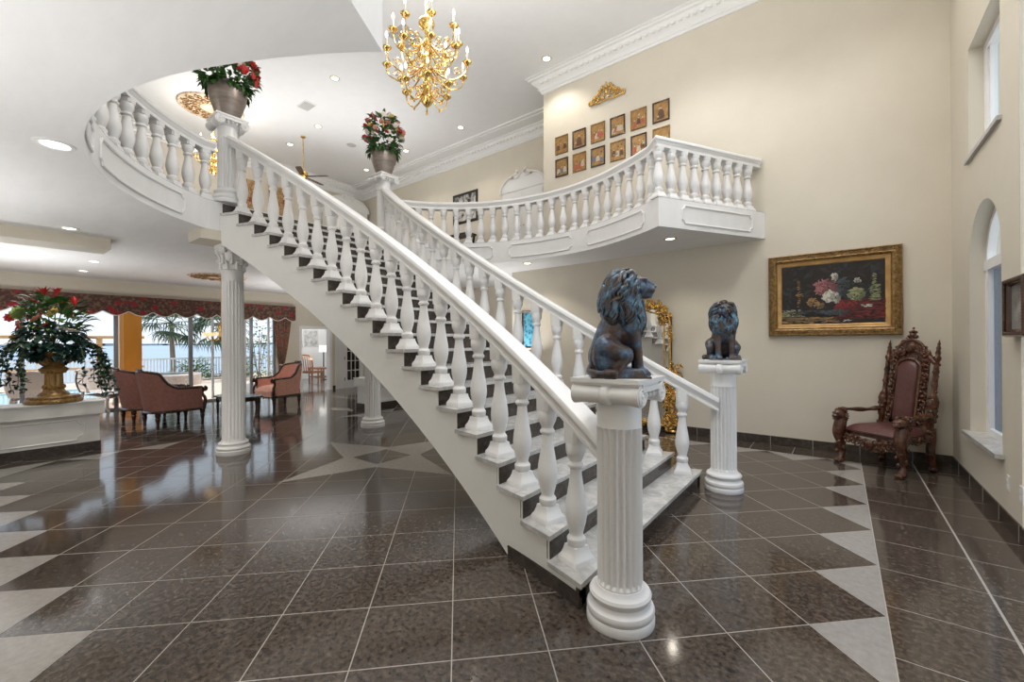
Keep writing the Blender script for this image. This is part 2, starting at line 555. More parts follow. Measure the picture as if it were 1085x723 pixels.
def fascia_panels(pts, side, name, spans):
    """raised panel mouldings on the fascia following plan points; side sets which way faces the void"""
    L = [0]
    for i in range(1, len(pts)): L.append(L[-1] + (Vector(pts[i]) - Vector(pts[i - 1])).length)
    def at(s):
        s = max(0, min(L[-1], s))
        for i in range(1, len(L)):
            if s <= L[i] + 1e-9:
                k = (s - L[i - 1]) / max(1e-9, L[i] - L[i - 1])
                p = Vector(pts[i - 1]).lerp(Vector(pts[i]), k)
                t = (Vector(pts[i]) - Vector(pts[i - 1])).normalized()
                return Vector((p.x - t.y * side * .006, p.y + t.x * side * .006))
    b = MB()
    for f0, f1 in spans:
        a, c = f0 * L[-1], f1 * L[-1]
        z0, z1 = ZC + .075, ZF - .075
        nr = .045
        outl = []
        n = max(2, int((c - a) / .08))
        for i in range(n + 1): outl.append((a + nr + (c - a - 2 * nr) * i / n, z1))
        outl += [(c - nr + .01, z1 - nr * .7), (c - .01, z1 - nr), (c, z1 - nr), (c, z0 + nr), (c - .01, z0 + nr), (c - nr + .01, z0 + nr * .7)]
        for i in range(n + 1): outl.append((c - nr - (c - a - 2 * nr) * i / n, z0))
        outl += [(a + nr - .01, z0 + nr * .7), (a + .01, z0 + nr), (a, z0 + nr), (a, z1 - nr), (a + .01, z1 - nr), (a + nr - .01, z1 - nr * .7)]
        P3 = [(*at(s), z) for s, z in outl]
        b.tube(P3, .013, 6, closed=True)
    return struct(b.build(name, 'white'))
BK = arc_side(+1); FR = arc_side(-1)
fascia_panels(BK, +1, 'trim_1', [(.06, .30), (.36, .60), (.66, .92)])
fascia_panels(FR, -1, 'trim_2', [(.06, .30), (.36, .60), (.64, .93)])
fascia_panels([(-.85, YB), BK[0]], +1, 'trim_3', [(.14, .80)])

# ------------------------------------------------------------------ walls
def wall_prisms(name, polys, axis, a, c, mat='wall'):
    b = MB()
    for p in polys: b.prism(p, a, c, axis)
    return struct(b.build(name, mat, sharp=30))
R_ = lambda y0, y1, z0, z1: [(y0, z0), (y1, z0), (y1, z1), (y0, z1)]
def arch_top(y0, y1, zs, z1, n=20):
    r = (y1 - y0) / 2; cy = (y0 + y1) / 2
    return [(y0, z1), (y0, zs)] + [(cy - r * cos(pi * i / n), zs + r * sin(pi * i / n)) for i in range(1, n)] + [(y1, zs), (y1, z1)]
WA, WB = (5.20, 6.28), (.50, 1.58)
polys = []
EY = (2.05, 4.73)
for y0, y1 in ((YL, WB[0]), (WB[1], EY[0]), (EY[1], WA[0]), (WA[1], YB)):
    polys.append(R_(y0, y1, 0, ZT))
for y0, y1 in (WA, WB):
    polys += [R_(y0, y1, 0, .55), arch_top(y0, y1, 2.24, 3.32), R_(y0, y1, 4.45, ZT)]
polys.append(R_(*EY, 6.0, ZT))
wall_prisms('wall_right', polys, 'x', XR, XR + .28)
wall_prisms('wall_back', [R_(-5.5, XR + .28, 0, ZC), R_(XB_L, XR + .28, ZC, ZT)], 'y', YB, YB + .2)
wall_prisms('wall_back_recess', [R_(XF - .2, -5.5, 0, ZC), R_(XF - .2, XB_L, ZC, ZT)], 'y', YF, YF + .2)
wall_prisms('wall_return', [R_(YB + .2, YF + .2, ZC, ZT)], 'x', XB_L, XB_L + .2)
wall_prisms('wall_return_lower', [R_(YB + .2, YF + .2, 0, ZC)], 'x', -5.5, -5.3)
wall_prisms('wall_left', [R_(XF - .2, XR + .28, 0, ZT)], 'y', YL - .2, YL)
SL = (YL + .3, 5.62)          # glazed opening of the sitting room
DW = (6.36, 7.27); FD = (7.50, 8.45)
wall_prisms('wall_far', [R_(YL, SL[0], 0, ZT), R_(*SL, 2.42, ZT), R_(SL[1], DW[0], 0, ZT), R_(*DW, 1.97, ZT),
                         R_(DW[1], FD[0], 0, ZT), R_(*FD, 2.02, ZT), R_(FD[1], YF, 0, ZT)], 'x', XF - .2, XF)

# glazed opening added unseen in the right wall for daylight, behind the camera's shoulder
def added_glazing():
    r = struct(thing('added_window', '', '', (XR + .14, 3.39, 0)))
    del r['label'], r['category']
    b = MB()
    y0, y1 = EY
    for y in (y0, y0 + .85, y1 - .85, y1): b.box((XR + .10, y - .04, 0), (XR + .18, y + .04, 6.0))
    for z in (.0, 2.3, 4.1, 5.95): b.box((XR + .10, y0, z), (XR + .18, y1, z + .07))
    b.build('window_frame', 'trimwhite', r, world=True)
    g = MB(); g.box((XR + .135, y0, .07), (XR + .145, y1, 5.95)); g.build('pane', 'glass', r, world=True)
added_glazing()

def arched_window(name, y0, y1):
    r = struct(thing(name, '', '', (XR + .2, (y0 + y1) / 2, .55)))
    del r['label'], r['category']
    rr = (y1 - y0) / 2; cy = (y0 + y1) / 2; zs = 2.24
    b = MB()
    X0, X1_ = XR + .11, XR + .17
    out = [(y0, .56), (y0, zs)] + [(cy - rr * cos(pi * i / 24), zs + rr * sin(pi * i / 24)) for i in range(1, 24)] + [(y1, zs), (y1, .56)]
    inn = [(y0 + .06, .62), (y0 + .06, zs)] + [(cy - (rr - .06) * cos(pi * i / 24), zs + (rr - .06) * sin(pi * i / 24)) for i in range(1, 24)] + [(y1 - .06, zs), (y1 - .06, .62)]
    for i in range(len(out)):
        j = (i + 1) % len(out)
        b.hexa([(X0, *out[i]), (X1_, *out[i]), (X1_, *out[j]), (X0, *out[j]), (X0, *inn[i]), (X1_, *inn[i]), (X1_, *inn[j]), (X0, *inn[j])])
    b.box((X0 - .01, y0, zs - .06), (X1_, y1, zs + .04))
    b.box((X0 - .005, cy - .02, zs), (X1_, cy + .02, zs + rr - .03))
    b.box((X0 - .005, y0 + .06, .62), (X1_, y0 + .11, zs)); b.box((X0 - .005, y1 - .11, .62), (X1_, y1 - .06, zs))
    b.build('window_frame', 'trimwhite', r, world=True)
    g = MB(); g.box((XR + .145, y0 + .05, .60), (XR + .15, y1 - .05, zs - .03)); g.build('pane', 'blueglass', r, world=True)
    g = MB(); g.prism([(cy - (rr - .04) * cos(pi * i / 24), zs + (rr - .04) * sin(pi * i / 24)) for i in range(25)], XR + .145, XR + .15, 'x'); g.build('pane', 'glass', r, world=True)
    g = MB(); g.box((XR - .055, y0 - .06, .525), (XR - .001, y1 + .06, .562)); g.box((XR - .002, y0 + .001, .551), (XR + .115, y1 - .001, .562)); g.build('window_sill', 'marble', r, world=True)
arched_window('window_1', *WA)
arched_window('window_5', *WB)

def upper_window(name, y0, y1):
    r = struct(thing(name, '', '', (XR + .2, (y0 + y1) / 2, 3.32)))
    del r['label'], r['category']
    z0, z1 = 3.32, 4.45
    b = MB(); X0, X1_ = XR + .11, XR + .19
    b.box((X0, y0, z0), (X1_, y1, z0 + .07)); b.box((X0, y0, z1 - .07), (X1_, y1, z1))
    b.box((X0, y0, z0 + .07), (X1_, y0 + .07, z1 - .07)); b.box((X0, y1 - .07, z0 + .07), (X1_, y1, z1 - .07))
    b.box((X0 + .02, y0 + .07, z0 + .07), (X1_ - .01, y0 + .12, z1 - .07)); b.box((X0 + .02, y1 - .12, z0 + .07), (X1_ - .01, y1 - .07, z1 - .07))
    cy = (y0 + y1) / 2
    b.box((X0 + .02, cy - .025, z0 + .07), (X1_ - .01, cy + .025, z1 - .07))
    b.build('window_frame', 'trimwhite', r, world=True)
    g = MB(); g.box((XR + .155, y0 + .1, z0 + .06), (XR + .16, y1 - .1, z1 - .06)); g.build('pane', 'glass', r, world=True)
    g = MB(); g.box((XR - .03, y0 - .04, z0 - .03), (XR - .001, y1 + .04, z0 + .006)); g.box((XR - .002, y0 + .001, z0 + .001), (XR + .115, y1 - .001, z0 + .006)); g.build('window_sill', 'vent', r, world=True)
upper_window('window_2', *WA)
upper_window('window_6', *WB)

# crown mouldings
CROWN = [(0, 0), (0, -.29), (.025, -.29), (.03, -.25), (.05, -.24), (.06, -.19), (.10, -.15), (.15, -.12), (.18, -.07), (.22, -.06), (.225, -.03), (.26, -.02), (.26, 0)]
def crown(name, pts, dirs):
    """pts: plan corner points, dirs: outward lateral direction at each (mitre scaled)"""
    b = MB()
    b.sweep(CROWN, [((p[0], p[1], ZT), (d[0], d[1], 0), (0, 0, 1)) for p, d in zip(pts, dirs)])
    # egg blocks on the fascia of the moulding
    for i in range(len(pts) - 1):
        p, q = Vector(pts[i]), Vector(pts[i + 1])
        L = (q - p).length; t = (q - p).normalized(); nrm = Vector((-t.y, t.x))
        if nrm.dot(Vector(dirs[i])) < 0: nrm = -nrm
        k = int(L / .11)
        if k < 3: continue
        for j in range(k):
            c = p + t * (L * (j + .5) / k) + nrm * .135
            b.cbox((c.x, c.y, ZT - .125), (.055 if abs(t.x) > .5 else .05, .05 if abs(t.x) > .5 else .055, .05))
    return struct(b.build(name, 'trimwhite', sharp=25))
crown('trim_4', [(XR, YB), (XB_L, YB), (XB_L, YF)], [(0, -1), (-1, -1), (-1, 0)])
crown('trim_5', [(XB_L, YF), (XF, YF), (XF, YL)], [(0, -1), (1, -1), (1, 0)])
b = MB(); b.box((XF, YF - .62, ZT - .035), (XB_L, YF - .26, ZT)); b.box((XF, YF - .54, ZT - .055), (XB_L, YF - .34, ZT - .035)); struct(b.build('trim_6', 'ceiling_up'))

# baseboards (tiles)
def baseboard(name, lo, hi, joints, axis):
    b = MB(); b.box(lo, hi); b.cur = 1
    for j in joints:
        l, h = list(lo), list(hi)
        l[axis], h[axis] = j - .003, j + .003
        for k in (0, 1):
            if k != axis: l[k] -= .0015; h[k] += .0015
        b.box(l, h)
    return struct(b.build(name, ['base_tile', 'grout']))
baseboard('baseboard_right', (XR - .012, YL, 0), (XR, YB, .125), [6.755 - .5 * i for i in range(16)], 1)
baseboard('baseboard_back', (-5.5, YB - .012, 0), (XR, YB, .125), [.70 - .5 * i for i in range(11)], 0)
baseboard('baseboard_far', (XF, SL[1], 0), (XF + .012, DW[0] - .07, .12), [6.0], 1)
baseboard('baseboard_hall', (XF, DW[1] + .07, 0), (XF + .012, FD[0] - .05, .12), [], 1)
baseboard('baseboard_recess', (XF, YF - .012, 0), (-5.5, YF, .12), [-12.5 + .5 * i for i in range(15)], 0)

# soffit beam above the left parapet and block above the column
b = MB(); b.box((-8.55, YL, ZC - .15), (-8.05, 1.26, ZC)); struct(b.build('beam_left', 'wall'))
b = MB(); b.box((-8.55, 5.5, ZC - .15), (-8.05, YF, ZC)); struct(b.build('beam_right', 'wall'))

# ------------------------------------------------------------------ staircase
def staircase():
    r = thing('staircase', 'wide white staircase with grey marble treads and dark risers curving up through the hall', 'staircase', (-3.7, YC, 0))
    N = 20
    # stringers
    for sgn, nm in ((0, 'near'), (1, 'far')):
        b = MB()
        yy = (lambda X, d: yn(X) + d) if sgn == 0 else (lambda X, d: yf(X) - d)
        bot = lambda X: max(0.0, .615 * (-1.82 - X))
        for k in range(1, N + 1):
            xa = X1 - .025 - (k - 1) * RUN; xb = xa - RUN
            for i in range(2):
                p, q = xa + (xb - xa) * i / 2, xa + (xb - xa) * (i + 1) / 2
                t = k * RISE - .03
                segs = [(p, q)]
                if p > -1.82 > q: segs = [(p, -1.82), (-1.82, q)]
                for p2, q2 in segs:
                    z0, z1 = bot(p2), bot(q2)
                    b.hexa([(p2, yy(p2, 0), z0), (q2, yy(q2, 0), z1), (q2, yy(q2, .07), z1), (p2, yy(p2, .07), z0),
                            (p2, yy(p2, 0), t), (q2, yy(q2, 0), t), (q2, yy(q2, .07), t), (p2, yy(p2, .07), t)])
        # piece up to the landing
        xa = X1 - .025 - N * RUN; xb = -6.42
        b.hexa([(xa, yy(xa, 0), bot(xa)), (xb, yy(xb, 0), ZC - .02), (xb, yy(xb, .07), ZC - .02), (xa, yy(xa, .07), bot(xa)),
                (xa, yy(xa, 0), ZF - .03), (xb, yy(xb, 0), ZF - .03), (xb, yy(xb, .07), ZF - .03), (xa, yy(xa, .07), ZF - .03)])
        b.build('stringer', 'stringer', r, world=True, sharp=20)
        # dark skirting at the foot
        s = MB(); s.cur = 0
        xs = [X1 - .02 - (.68) * i / 6 for i in range(7)]
        for p, q in zip(xs, xs[1:]):
            def PP(X, d, z): return (X, yy(X, d), z)
            hz = .085
            s.hexa([PP(p, -.008, 0), PP(q, -.008, 0), PP(q, .02, 0), PP(p, .02, 0), PP(p, -.008, hz), PP(q, -.008, hz), PP(q, .02, hz), PP(p, .02, hz)])
            s.hexa([PP(p, -.012, hz - .012), PP(q, -.012, hz - .012), PP(q, .02, hz - .012), PP(p, .02, hz - .012), PP(p, -.012, hz), PP(q, -.012, hz), PP(q, .02, hz), PP(p, .02, hz)])
        s.build('skirting', 'base_tile', r, world=True)
    # treads and risers
    for k in range(1, N + 2):
        xa = X1 - (k - 1) * RUN
        z = k * RISE
        if k <= N:
            xb = xa - RUN - .025
            n = 3
            poly = [(xa + (xb - xa) * i / n, yn(xa + (xb - xa) * i / n) - .025) for i in range(n + 1)]
            poly += [(xb - (xb - xa) * i / n, yf(xb - (xb - xa) * i / n) + .025) for i in range(n + 1)]
            b = MB(); b.prism(poly, z - .03, z); b.build('tread', 'marble', r, world=True)
        xr = xa - .025
        b = MB()
        i0 = .07 if k > 1 else .0
        e = .001 if k > 1 else -.004
        ya, yb_ = yn(xr) + (.004 if k > 1 else -.01), yf(xr) - (.004 if k > 1 else -.01)
        b.box((xr - .02, ya, (k - 1) * RISE), (xr + e + .004, yb_, z - .03))
        b.build('riser', 'base_tile', r, world=True)
    # plaster soffit
    b = MB()
    rows = []
    for i in range(25):
        X = -1.9 - (4.5) * i / 24
        z = .615 * (-1.82 - X) + .02
        rows.append([(X, yn(X) + .05, z), (X, YC, z), (X, yf(X) - .05, z)])
    b.grid(rows)
    rows = [[(x, y, z + .03) for x, y, z in q] for q in rows]
    b.grid(rows)
    b.build('soffit', 'stringer', r, world=True, fix=False)
    return r
staircase()

# baluster prototypes -------------------------------------------------------
def baluster_mb(H, slope=0.0, w=.160):
    """turned baluster, square flared foot, square head cut to the rail's slope"""
    b = MB()
    f = H / (.685 if slope else .645)
    foot = [(w, 0), (w, .022), (w * .955, .028), (w * .80, .044), (w * .69, .066), (w * .64, .084)]
    sq = 1 / math.sqrt(2)
    b.lathe([(a * sq, z * f) for a, z in foot], 4, rot=pi / 4)
    body = [(.050, .085), (.056, .092), (.057, .120), (.050, .128), (.044, .134), (.041, .142), (.048, .165), (.058, .195), (.0655, .230), (.067, .258),
            (.063, .298), (.053, .345), (.043, .395), (.0365, .435), (.034, .465), (.038, .470), (.049, .478), (.050, .487), (.042, .496), (.038, .505),
            (.045, .520), (.056, .538), (.061, .552), (.062, .590), (.056, .600), (.05, .615)]
    b.lathe([(r, z * f) for r, z in body], 24)
    h = .058
    z0 = .598 * f
    t = lambda x: H - slope * x
    c = .018
    o8 = [(-h, -h + c), (-h + c, -h), (h - c, -h), (h, -h + c), (h, h - c), (h - c, h), (-h + c, h), (-h, h - c)]
    b.add([(x, y, z0) for x, y in o8] + [(x * 1.04, y * 1.04, t(x * 1.04)) for x, y in o8],
          [tuple(range(7, -1, -1)), tuple(range(8, 16))] + [(k, (k + 1) % 8, 8 + (k + 1) % 8, 8 + k) for k in range(8)])
    return b

RAIL = [(-.078, -.020), (-.070, -.006), (-.052, 0), (.052, 0), (.070, -.006), (.078, -.020), (.078, -.045), (.066, -.056), (.062, -.078), (.050, -.092), (.050, -.112), (.060, -.118), (.060, -.135),
        (-.060, -.135), (-.060, -.118), (-.050, -.112), (-.050, -.092), (-.062, -.078), (-.066, -.056), (-.078, -.045)]
RAIL_TOP = .875
def rail_along(pts3, name, root, closed=False):
    fr = []
    n = len(pts3)
    for i, p in enumerate(pts3):
        a = Vector(pts3[max(i - 1, 0)]); c = Vector(pts3[min(i + 1, n - 1)])
        p_ = Vector(p)
        t1 = p_ - a; t2 = c - p_
        t1.z = t2.z = 0
        if t1.length < 1e-6: t1 = t2.copy()
        if t2.length < 1e-6: t2 = t1.copy()
        t1.normalize(); t2.normalize()
        t = (t1 + t2).normalized(); m_ = 1 / max(.4, t.dot(t1))
        fr.append((p, (-t.y * m_, t.x * m_, 0), (0, 0, 1)))
    b = MB(); b.sweep(RAIL, fr)
    return b.build(name, 'white', root, world=True, sharp=40)

BAL_IN = .135
def stair_balustrade(side, label):
    yy = (lambda X: yn(X) + BAL_IN) if side == 0 else (lambda X: yf(X) - BAL_IN)
    r = thing('stair_balustrade', label, 'balustrade', (X1 - .13, yy(X1 - .13), RISE), group='stair balustrades')
    xs = [-.97 - (6.38 - .97) * i / 44 for i in range(45)]
    pts = [(x, yy(x), nose(x) + RAIL_TOP) for x in xs]
    rail_along(pts, 'handrail', r)
    proto = None
    for k in range(1, 21):
        X = X1 - (k - 1) * RUN - .145
        H = nose(X) + RAIL_TOP - .135 - k * RISE + .004
        if proto is None:
            o = proto = baluster_mb(H, RISE / RUN).build('baluster', 'white', r)
        else:
            o = proto.copy(); COL.objects.link(o)
        o.location = Vector((X, yy(X), k * RISE)) - Vector(r.location)
        if k > 1: o.parent = r
        dy = (yy(X - .05) - yy(X + .05)) / -.1
        o.rotation_euler = (0, 0, math.atan(dy))
    return r
stair_balustrade(0, 'sloping white stair balustrade nearest the camera, with urn balusters on the outer tread ends')
stair_balustrade(1, 'sloping white stair balustrade on the far side of the treads, rising from the smaller lion')

def level_balustrade(pts, label, spots, H=.79, z=ZF):
    """pts: plan path of the rail; spots: [(x, y, angle)] of the balusters"""
    r = thing('gallery_balustrade', label, 'balustrade', (*pts[0], z), group='gallery balustrades')
    rail_along([(x, y, z + H) for x, y in pts], 'handrail', r)
    proto = None
    for x, y, a in spots:
        if proto is None: o = proto = baluster_mb(H - .131).build('baluster', 'white', r)
        else:
            o = proto.copy(); COL.objects.link(o); o.parent = r
        o.location = Vector((x, y, z)) - Vector(r.location)
        o.rotation_euler = (0, 0, a)
    return r
def spread(pts, n, e0, e1):
    L = [0]
    for i in range(1, len(pts)): L.append(L[-1] + (Vector(pts[i]) - Vector(pts[i - 1])).length)
    out = []
    for k in range(n):
        s = e0 + (L[-1] - e0 - e1) * k / (n - 1)
        for i in range(1, len(L)):
            if s <= L[i] + 1e-9: break
        q = (s - L[i - 1]) / (L[i] - L[i - 1])
        p = Vector(pts[i - 1]).lerp(Vector(pts[i]), q); t = Vector(pts[i]) - Vector(pts[i - 1])
        out.append((p.x, p.y, math.atan2(t.y, t.x)))
    return out
RB = VR + .11
def gallery(sgn, label):
    arc = [(-1.86, VY + sgn * 2.17)] + arc_side(sgn, RB, 48, -6.42, -2.02)
    arc += [(-6.50, VY + sgn * 1.50), (-6.50, VY + sgn * 1.36)]
    corner = arc[0]
    wall_pt = (-.95, VY + sgn * (YB - VY))
    path = list(reversed(arc)) + [tuple(Vector(corner).lerp(Vector(wall_pt), t)) for t in (.33, .66, 1.0)]
    sp = spread(arc, 24, .0, .10)
    sp[0] = (corner[0], corner[1], math.atan2(wall_pt[1] - corner[1], wall_pt[0] - corner[0]))
    sp += spread([corner, wall_pt], 9, .0, .20)[1:]
    level_balustrade(path, label, sp)
gallery(+1, 'curved white gallery balustrade at right, turning a corner below the icons')
gallery(-1, 'curved white gallery balustrade at upper left, ending beside the cut-off flowerpot')

# ------------------------------------------------------------------ pedestals and columns
def ionic_cap(b, z, w=.190):
    """square plate over two bolsters along X with volutes on the +-X faces"""
    b.box((-w, -w, z - .022), (w, w, z)); b.box((-w * .93, -w * .93, z - .036), (w * .93, w * .93, z - .022))
    MxX = Matrix.Rotation(pi / 2, 4, 'Y')
    for s in (-1, 1):
        cy = s * (w - .045); cz = z - .082
        prof = []
        for i in range(25):
            t = -1 + 2 * i / 24
            a = abs(t)
            r = .047 + .010 * a ** 3
            if a < .16: r = .056 - .006 * (a / .16) ** 2 * 0
            if .16 <= a < .2: r = .043
            prof.append((r, t * w * .96))
        Mx = Matrix.Translation((0, cy, cz)) @ MxX
        b.lathe(prof, 20, Mx=Mx)
        for e in (-1, 1):
            pts = []
            for i in range(40):
                a = i / 39 * 2.6 * 2 * pi
                rr = .053 * (1 - i / 39 * .85)
                pts.append((e * w * .97, cy - s * rr * sin(a) * (1), cz + rr * cos(a)))
            b.tube(pts, [.0085 - .004 * i / 39 for i in range(40)], 6)
            b.ball((e * w * .97, cy, cz), (.012, .014, .014), 8, 6)
    b.lathe([(.118, z - .125), (.128, z - .105), (.150, z - .075), (.165, z - .045), (.165, z - .034)], 32)
    for e in (-1, 1):
        b.box((e * w * .94 - .012, -w + .05, z - .062), (e * w * .94 + .012, w - .05, z - .036))
        for k in range(5):
            b.ball((e * w * .80, -.10 + .05 * k, z - .082), (.03, .018, .026), 8, 6)

def pedestal_parts(r, H, rs=.120, nfl=20):
    k = nfl * 8
    b = MB()   # base
    b.lathe([(.178, 0), (.180, .006), (.180, .040), (.176, .046), (.172, .050), (.178, .062), (.180, .076), (.174, .092), (.164, .098), (.156, .108), (.152, .122), (.156, .132),
             (.162, .140), (.164, .154), (.156, .168), (.142, .174), (.132, .184), (.126, .196)], 48)
    b.build('base', 'white', r)
    b = MB()
    zt = H - .12
    zf = zt - .145
    b.lathe([(rs, .19), (rs, .205), (rs, .216), (rs, zf - .03), (rs, zf), (rs * .985, zf + .005), (rs * .985, zt - .01), (rs * .985, zt + .02)], k, flute=(nfl, .022, 2, 3))
    b.build('shaft', 'white', r, sharp=38)
    b = MB(); ionic_cap(b, H); b.build('capital', 'white', r, sharp=40)

P1 = (-.950, 2.172); P2 = (-.936, 4.700)
def newel(loc, H, label):
    r = thing('pedestal', label, 'pedestal', loc, group='fluted pedestals')
    pedestal_parts(r, H)
    return r
newel((*P1, 0), 1.31, 'white fluted pedestal at the stair foot nearest the camera, carrying the larger lion')
newel((*P2, 0), 1.31, 'white fluted pedestal on the far side of the stair foot, carrying the smaller-looking lion')
Q1 = (-6.46, 2.17); Q2 = (-6.46, 4.62)
ZP = 4.49
newel((*Q1, ZF), ZP - ZF, 'white fluted pedestal at the stair head on the left, under the large tilted-looking flowerpot')
newel((*Q2, ZF), ZP - ZF, 'white fluted pedestal at the stair head on the right, where the long gallery rail begins')

def column(loc, H, label):
    r = thing('column', label, 'column', loc, group='fluted columns')
    nfl = 20
    b = MB()
    b.lathe([(.205, 0), (.208, .01), (.208, .055), (.200, .062), (.204, .075), (.206, .090), (.196, .105), (.180, .112), (.174, .125), (.178, .135), (.180, .150), (.170, .162), (.150, .172), (.146, .185)], 40)
    b.build('base', 'white', r)
    b = MB(); zt = H - .36
    b.lathe([(.138, .18), (.138, .20), (.138, .215), (.130, zt - .16), (.130, zt - .13), (.130, zt - .12), (.130, zt - .01), (.140, zt), (.142, zt + .012), (.132, zt + .022)], nfl * 8, flute=(nfl, .018, 2, 3))
    b.build('shaft', 'white', r, sharp=50)
    b = MB(); z = zt + .02
    b.lathe([(.128, z), (.130, z + .12), (.142, z + .20), (.165, z + .26), (.175, z + .29)], 32)
    for row, (z0, hh, n, off, rr) in enumerate(((z, .13, 8, 0, .132), (z + .07, .17, 8, pi / 8, .138))):
        for k in range(n):
            a = 2 * pi * k / n + off
            pts, rs = [], []
            for i in range(9):
                t = i / 8
                out = rr + .012 + .055 * max(0, t - .55) ** 1.3 * 2.6
                zz = z0 + hh * (t if t < .85 else .85 - (t - .85) * .7)
                pts.append((out * cos(a), out * sin(a), zz)); rs.append(.034 * (1 - .6 * t) + .006)
            b.tube(pts, [q * .62 for q in rs], 8)
    for k in range(4):
        a = pi / 4 + k * pi / 2
        sp = []
        for i in range(26):
            w = i / 25 * 2.0 * 2 * pi; q = .036 * (1 - i / 25 * .8)
            rr = .185 + q * sin(w)
            sp.append((rr * cos(a), rr * sin(a), z + .255 + q * cos(w)))
        b.tube(sp, .011, 6)
    h = .175
    b.prism([(-h, -h + .03), (-h + .03, -h), (h - .03, -h), (h, -h + .03), (h, h - .03), (h - .03, h), (-h + .03, h), (-h, h - .03)], z + .29, z + .335)
    b.build('capital', 'white', r, sharp=45)
    return r
HB = .13
for (x, y, lab) in ((-6.62, 2.27, 'tall white fluted column with leafy capital standing under the stair head at left'),
                    (-6.66, 4.50, 'tall white fluted column standing behind the stair, its top hidden by the stringer')):
    column((x, y, 0), ZC - HB, lab)
    b = MB(); b.box((x - .24, y - .24 - .2, ZC - HB), (x + .24, y + .24, ZC)); struct(b.build('beam_block', 'wall'))

# ------------------------------------------------------------------ parapets
def parapet(y0, y1, label):
    r = thing('parapet', label, 'low wall', (-8.62, (y0 + y1) / 2, 0), group='parapets beside the sitting area')
    b = MB()
    b.box((-8.80, y0, 0), (-8.45, y1, .66)); b.build('body', 'stringer', r, world=True)
    b = MB(); b.box((-8.86, y0 - .05, .52), (-8.39, y1 + .05, .69)); b.build('ledge', 'stringer', r, world=True)
    b = MB(); b.box((-8.88, y0 - .06, .69), (-8.37, y1 + .06, .705)); b.build('countertop', 'trimwhite', r, world=True)
    b = MB(); b.box((-8.815, y0 - .012, 0), (-8.438, y1 + .012, .125)); b.build('skirting', 'base_tile', r, world=True)
    L = y1 - y0
    b = MB()
    X = -8.447
    a, c, z0, z1, q = y0 + .16, y1 - .16, .17, .455, .07
    out = [(a + q, z1)] + [(c - q, z1)] + [(c - q + q * sin(t) * .0 + q * (1 - cos(t)), z1 - q * sin(t)) for t in (rad(30), rad(60), rad(90))]
    out += [(c, z0 + q)] + [(c - q * sin(t), z0 + q * cos(t) - 0) for t in (rad(30), rad(60), rad(90))] + [(a + q, z0)]
    out += [(a + q - q * (1 - cos(t)), z0 + q * sin(t)) for t in (rad(30), rad(60), rad(90))] + [(a, z1 - q)] + [(a + q * sin(t), z1 - q * cos(t)) for t in (rad(30), rad(60), rad(90))]
    b.tube([(X, y, z) for y, z in out], .009, 6, closed=True)
    b.build('panel_moulding', 'stringer', r, world=True)
    return r
parapet(YL + .07, 1.19, 'low white panelled parapet at left, carrying the gilt urn of tropical flowers')
parapet(5.54, YF - .07, 'low white panelled parapet behind the column and stairs, with a shell on top')

# ------------------------------------------------------------------ downlights, vents, medallions
def downlight(loc, label, big=1.0, mat='lamp', trim='ltrim', power=0, group='recessed downlights'):
    r = thing('recessed_light', label, 'ceiling light', (loc[0], loc[1], loc[2] + .002), group=group)
    b = MB(); b.lathe([(.062 * big, -.004), (.070 * big, -.012), (.088 * big, -.010), (.095 * big, -.002), (.095 * big, .0), (.06 * big, .0)], 28, cap=False); b.build('trim_ring', trim, r)
    b = MB(); b.lathe([(.0, -.012), (.04 * big, -.010), (.063 * big, -.004)], 24, cap=False); b.build('lens', mat, r)
    if power: spot('downlight', (loc[0], loc[1], loc[2] - .06), power)
    return r
UPL = [((-4.27, 6.62), 'gilt-ringed downlight in the high ceiling right of the chandelier, near the crown moulding'),
       ((-7.88, 4.51), 'downlight in the high ceiling left of the chandelier, beyond the slab corner'),
       ((-7.29, 7.43), 'downlight in the high ceiling just below and right of the chandelier'),
       ((-9.95, 5.26), 'downlight in the high ceiling above the ceiling fan, on its right'),
       ((-11.42, 5.27), 'downlight in the high ceiling left of the ceiling fan rod'),
       ((-11.31, 7.47), 'downlight in the high ceiling left of the bouquet above the second pedestal'),
       ((-9.35, 7.41), 'downlight in the high ceiling right of the bouquet above the second pedestal'),
       ((-11.15, 3.75), 'downlight in the high ceiling inside the gilded medallion edge')]
for (x, y), lab in UPL: downlight((x, y, ZT), lab, 1.0, power=55)
LOL = [((-4.565, .414), 'large oval-looking downlight in the low ceiling at upper left', 1.25),
       ((-7.70, .82), 'downlight in the low ceiling just above the beige beam', 1.0),
       ((-10.42, 1.41), 'downlight in the low ceiling beyond the beige beam, right one of two', 1.0),
       ((-11.91, 1.46), 'downlight in the low ceiling nearest the floral valance at left', 1.0),
       ((-11.65, 5.39), 'downlight in the low ceiling above the tied curtain', 1.0)]
for (x, y), lab, bg in LOL: downlight((x, y, ZC), lab, bg, 'lampwhite', 'trimwhite', 70)
BAL = [((-1.93, 6.24), 'downlight under the gallery near its front corner'), ((-4.62, 6.46), 'downlight under the middle of the curved gallery')]
for (x, y), lab in BAL: downlight((x, y, ZC), lab, 1.0, 'lamp', 'ltrim', 30)
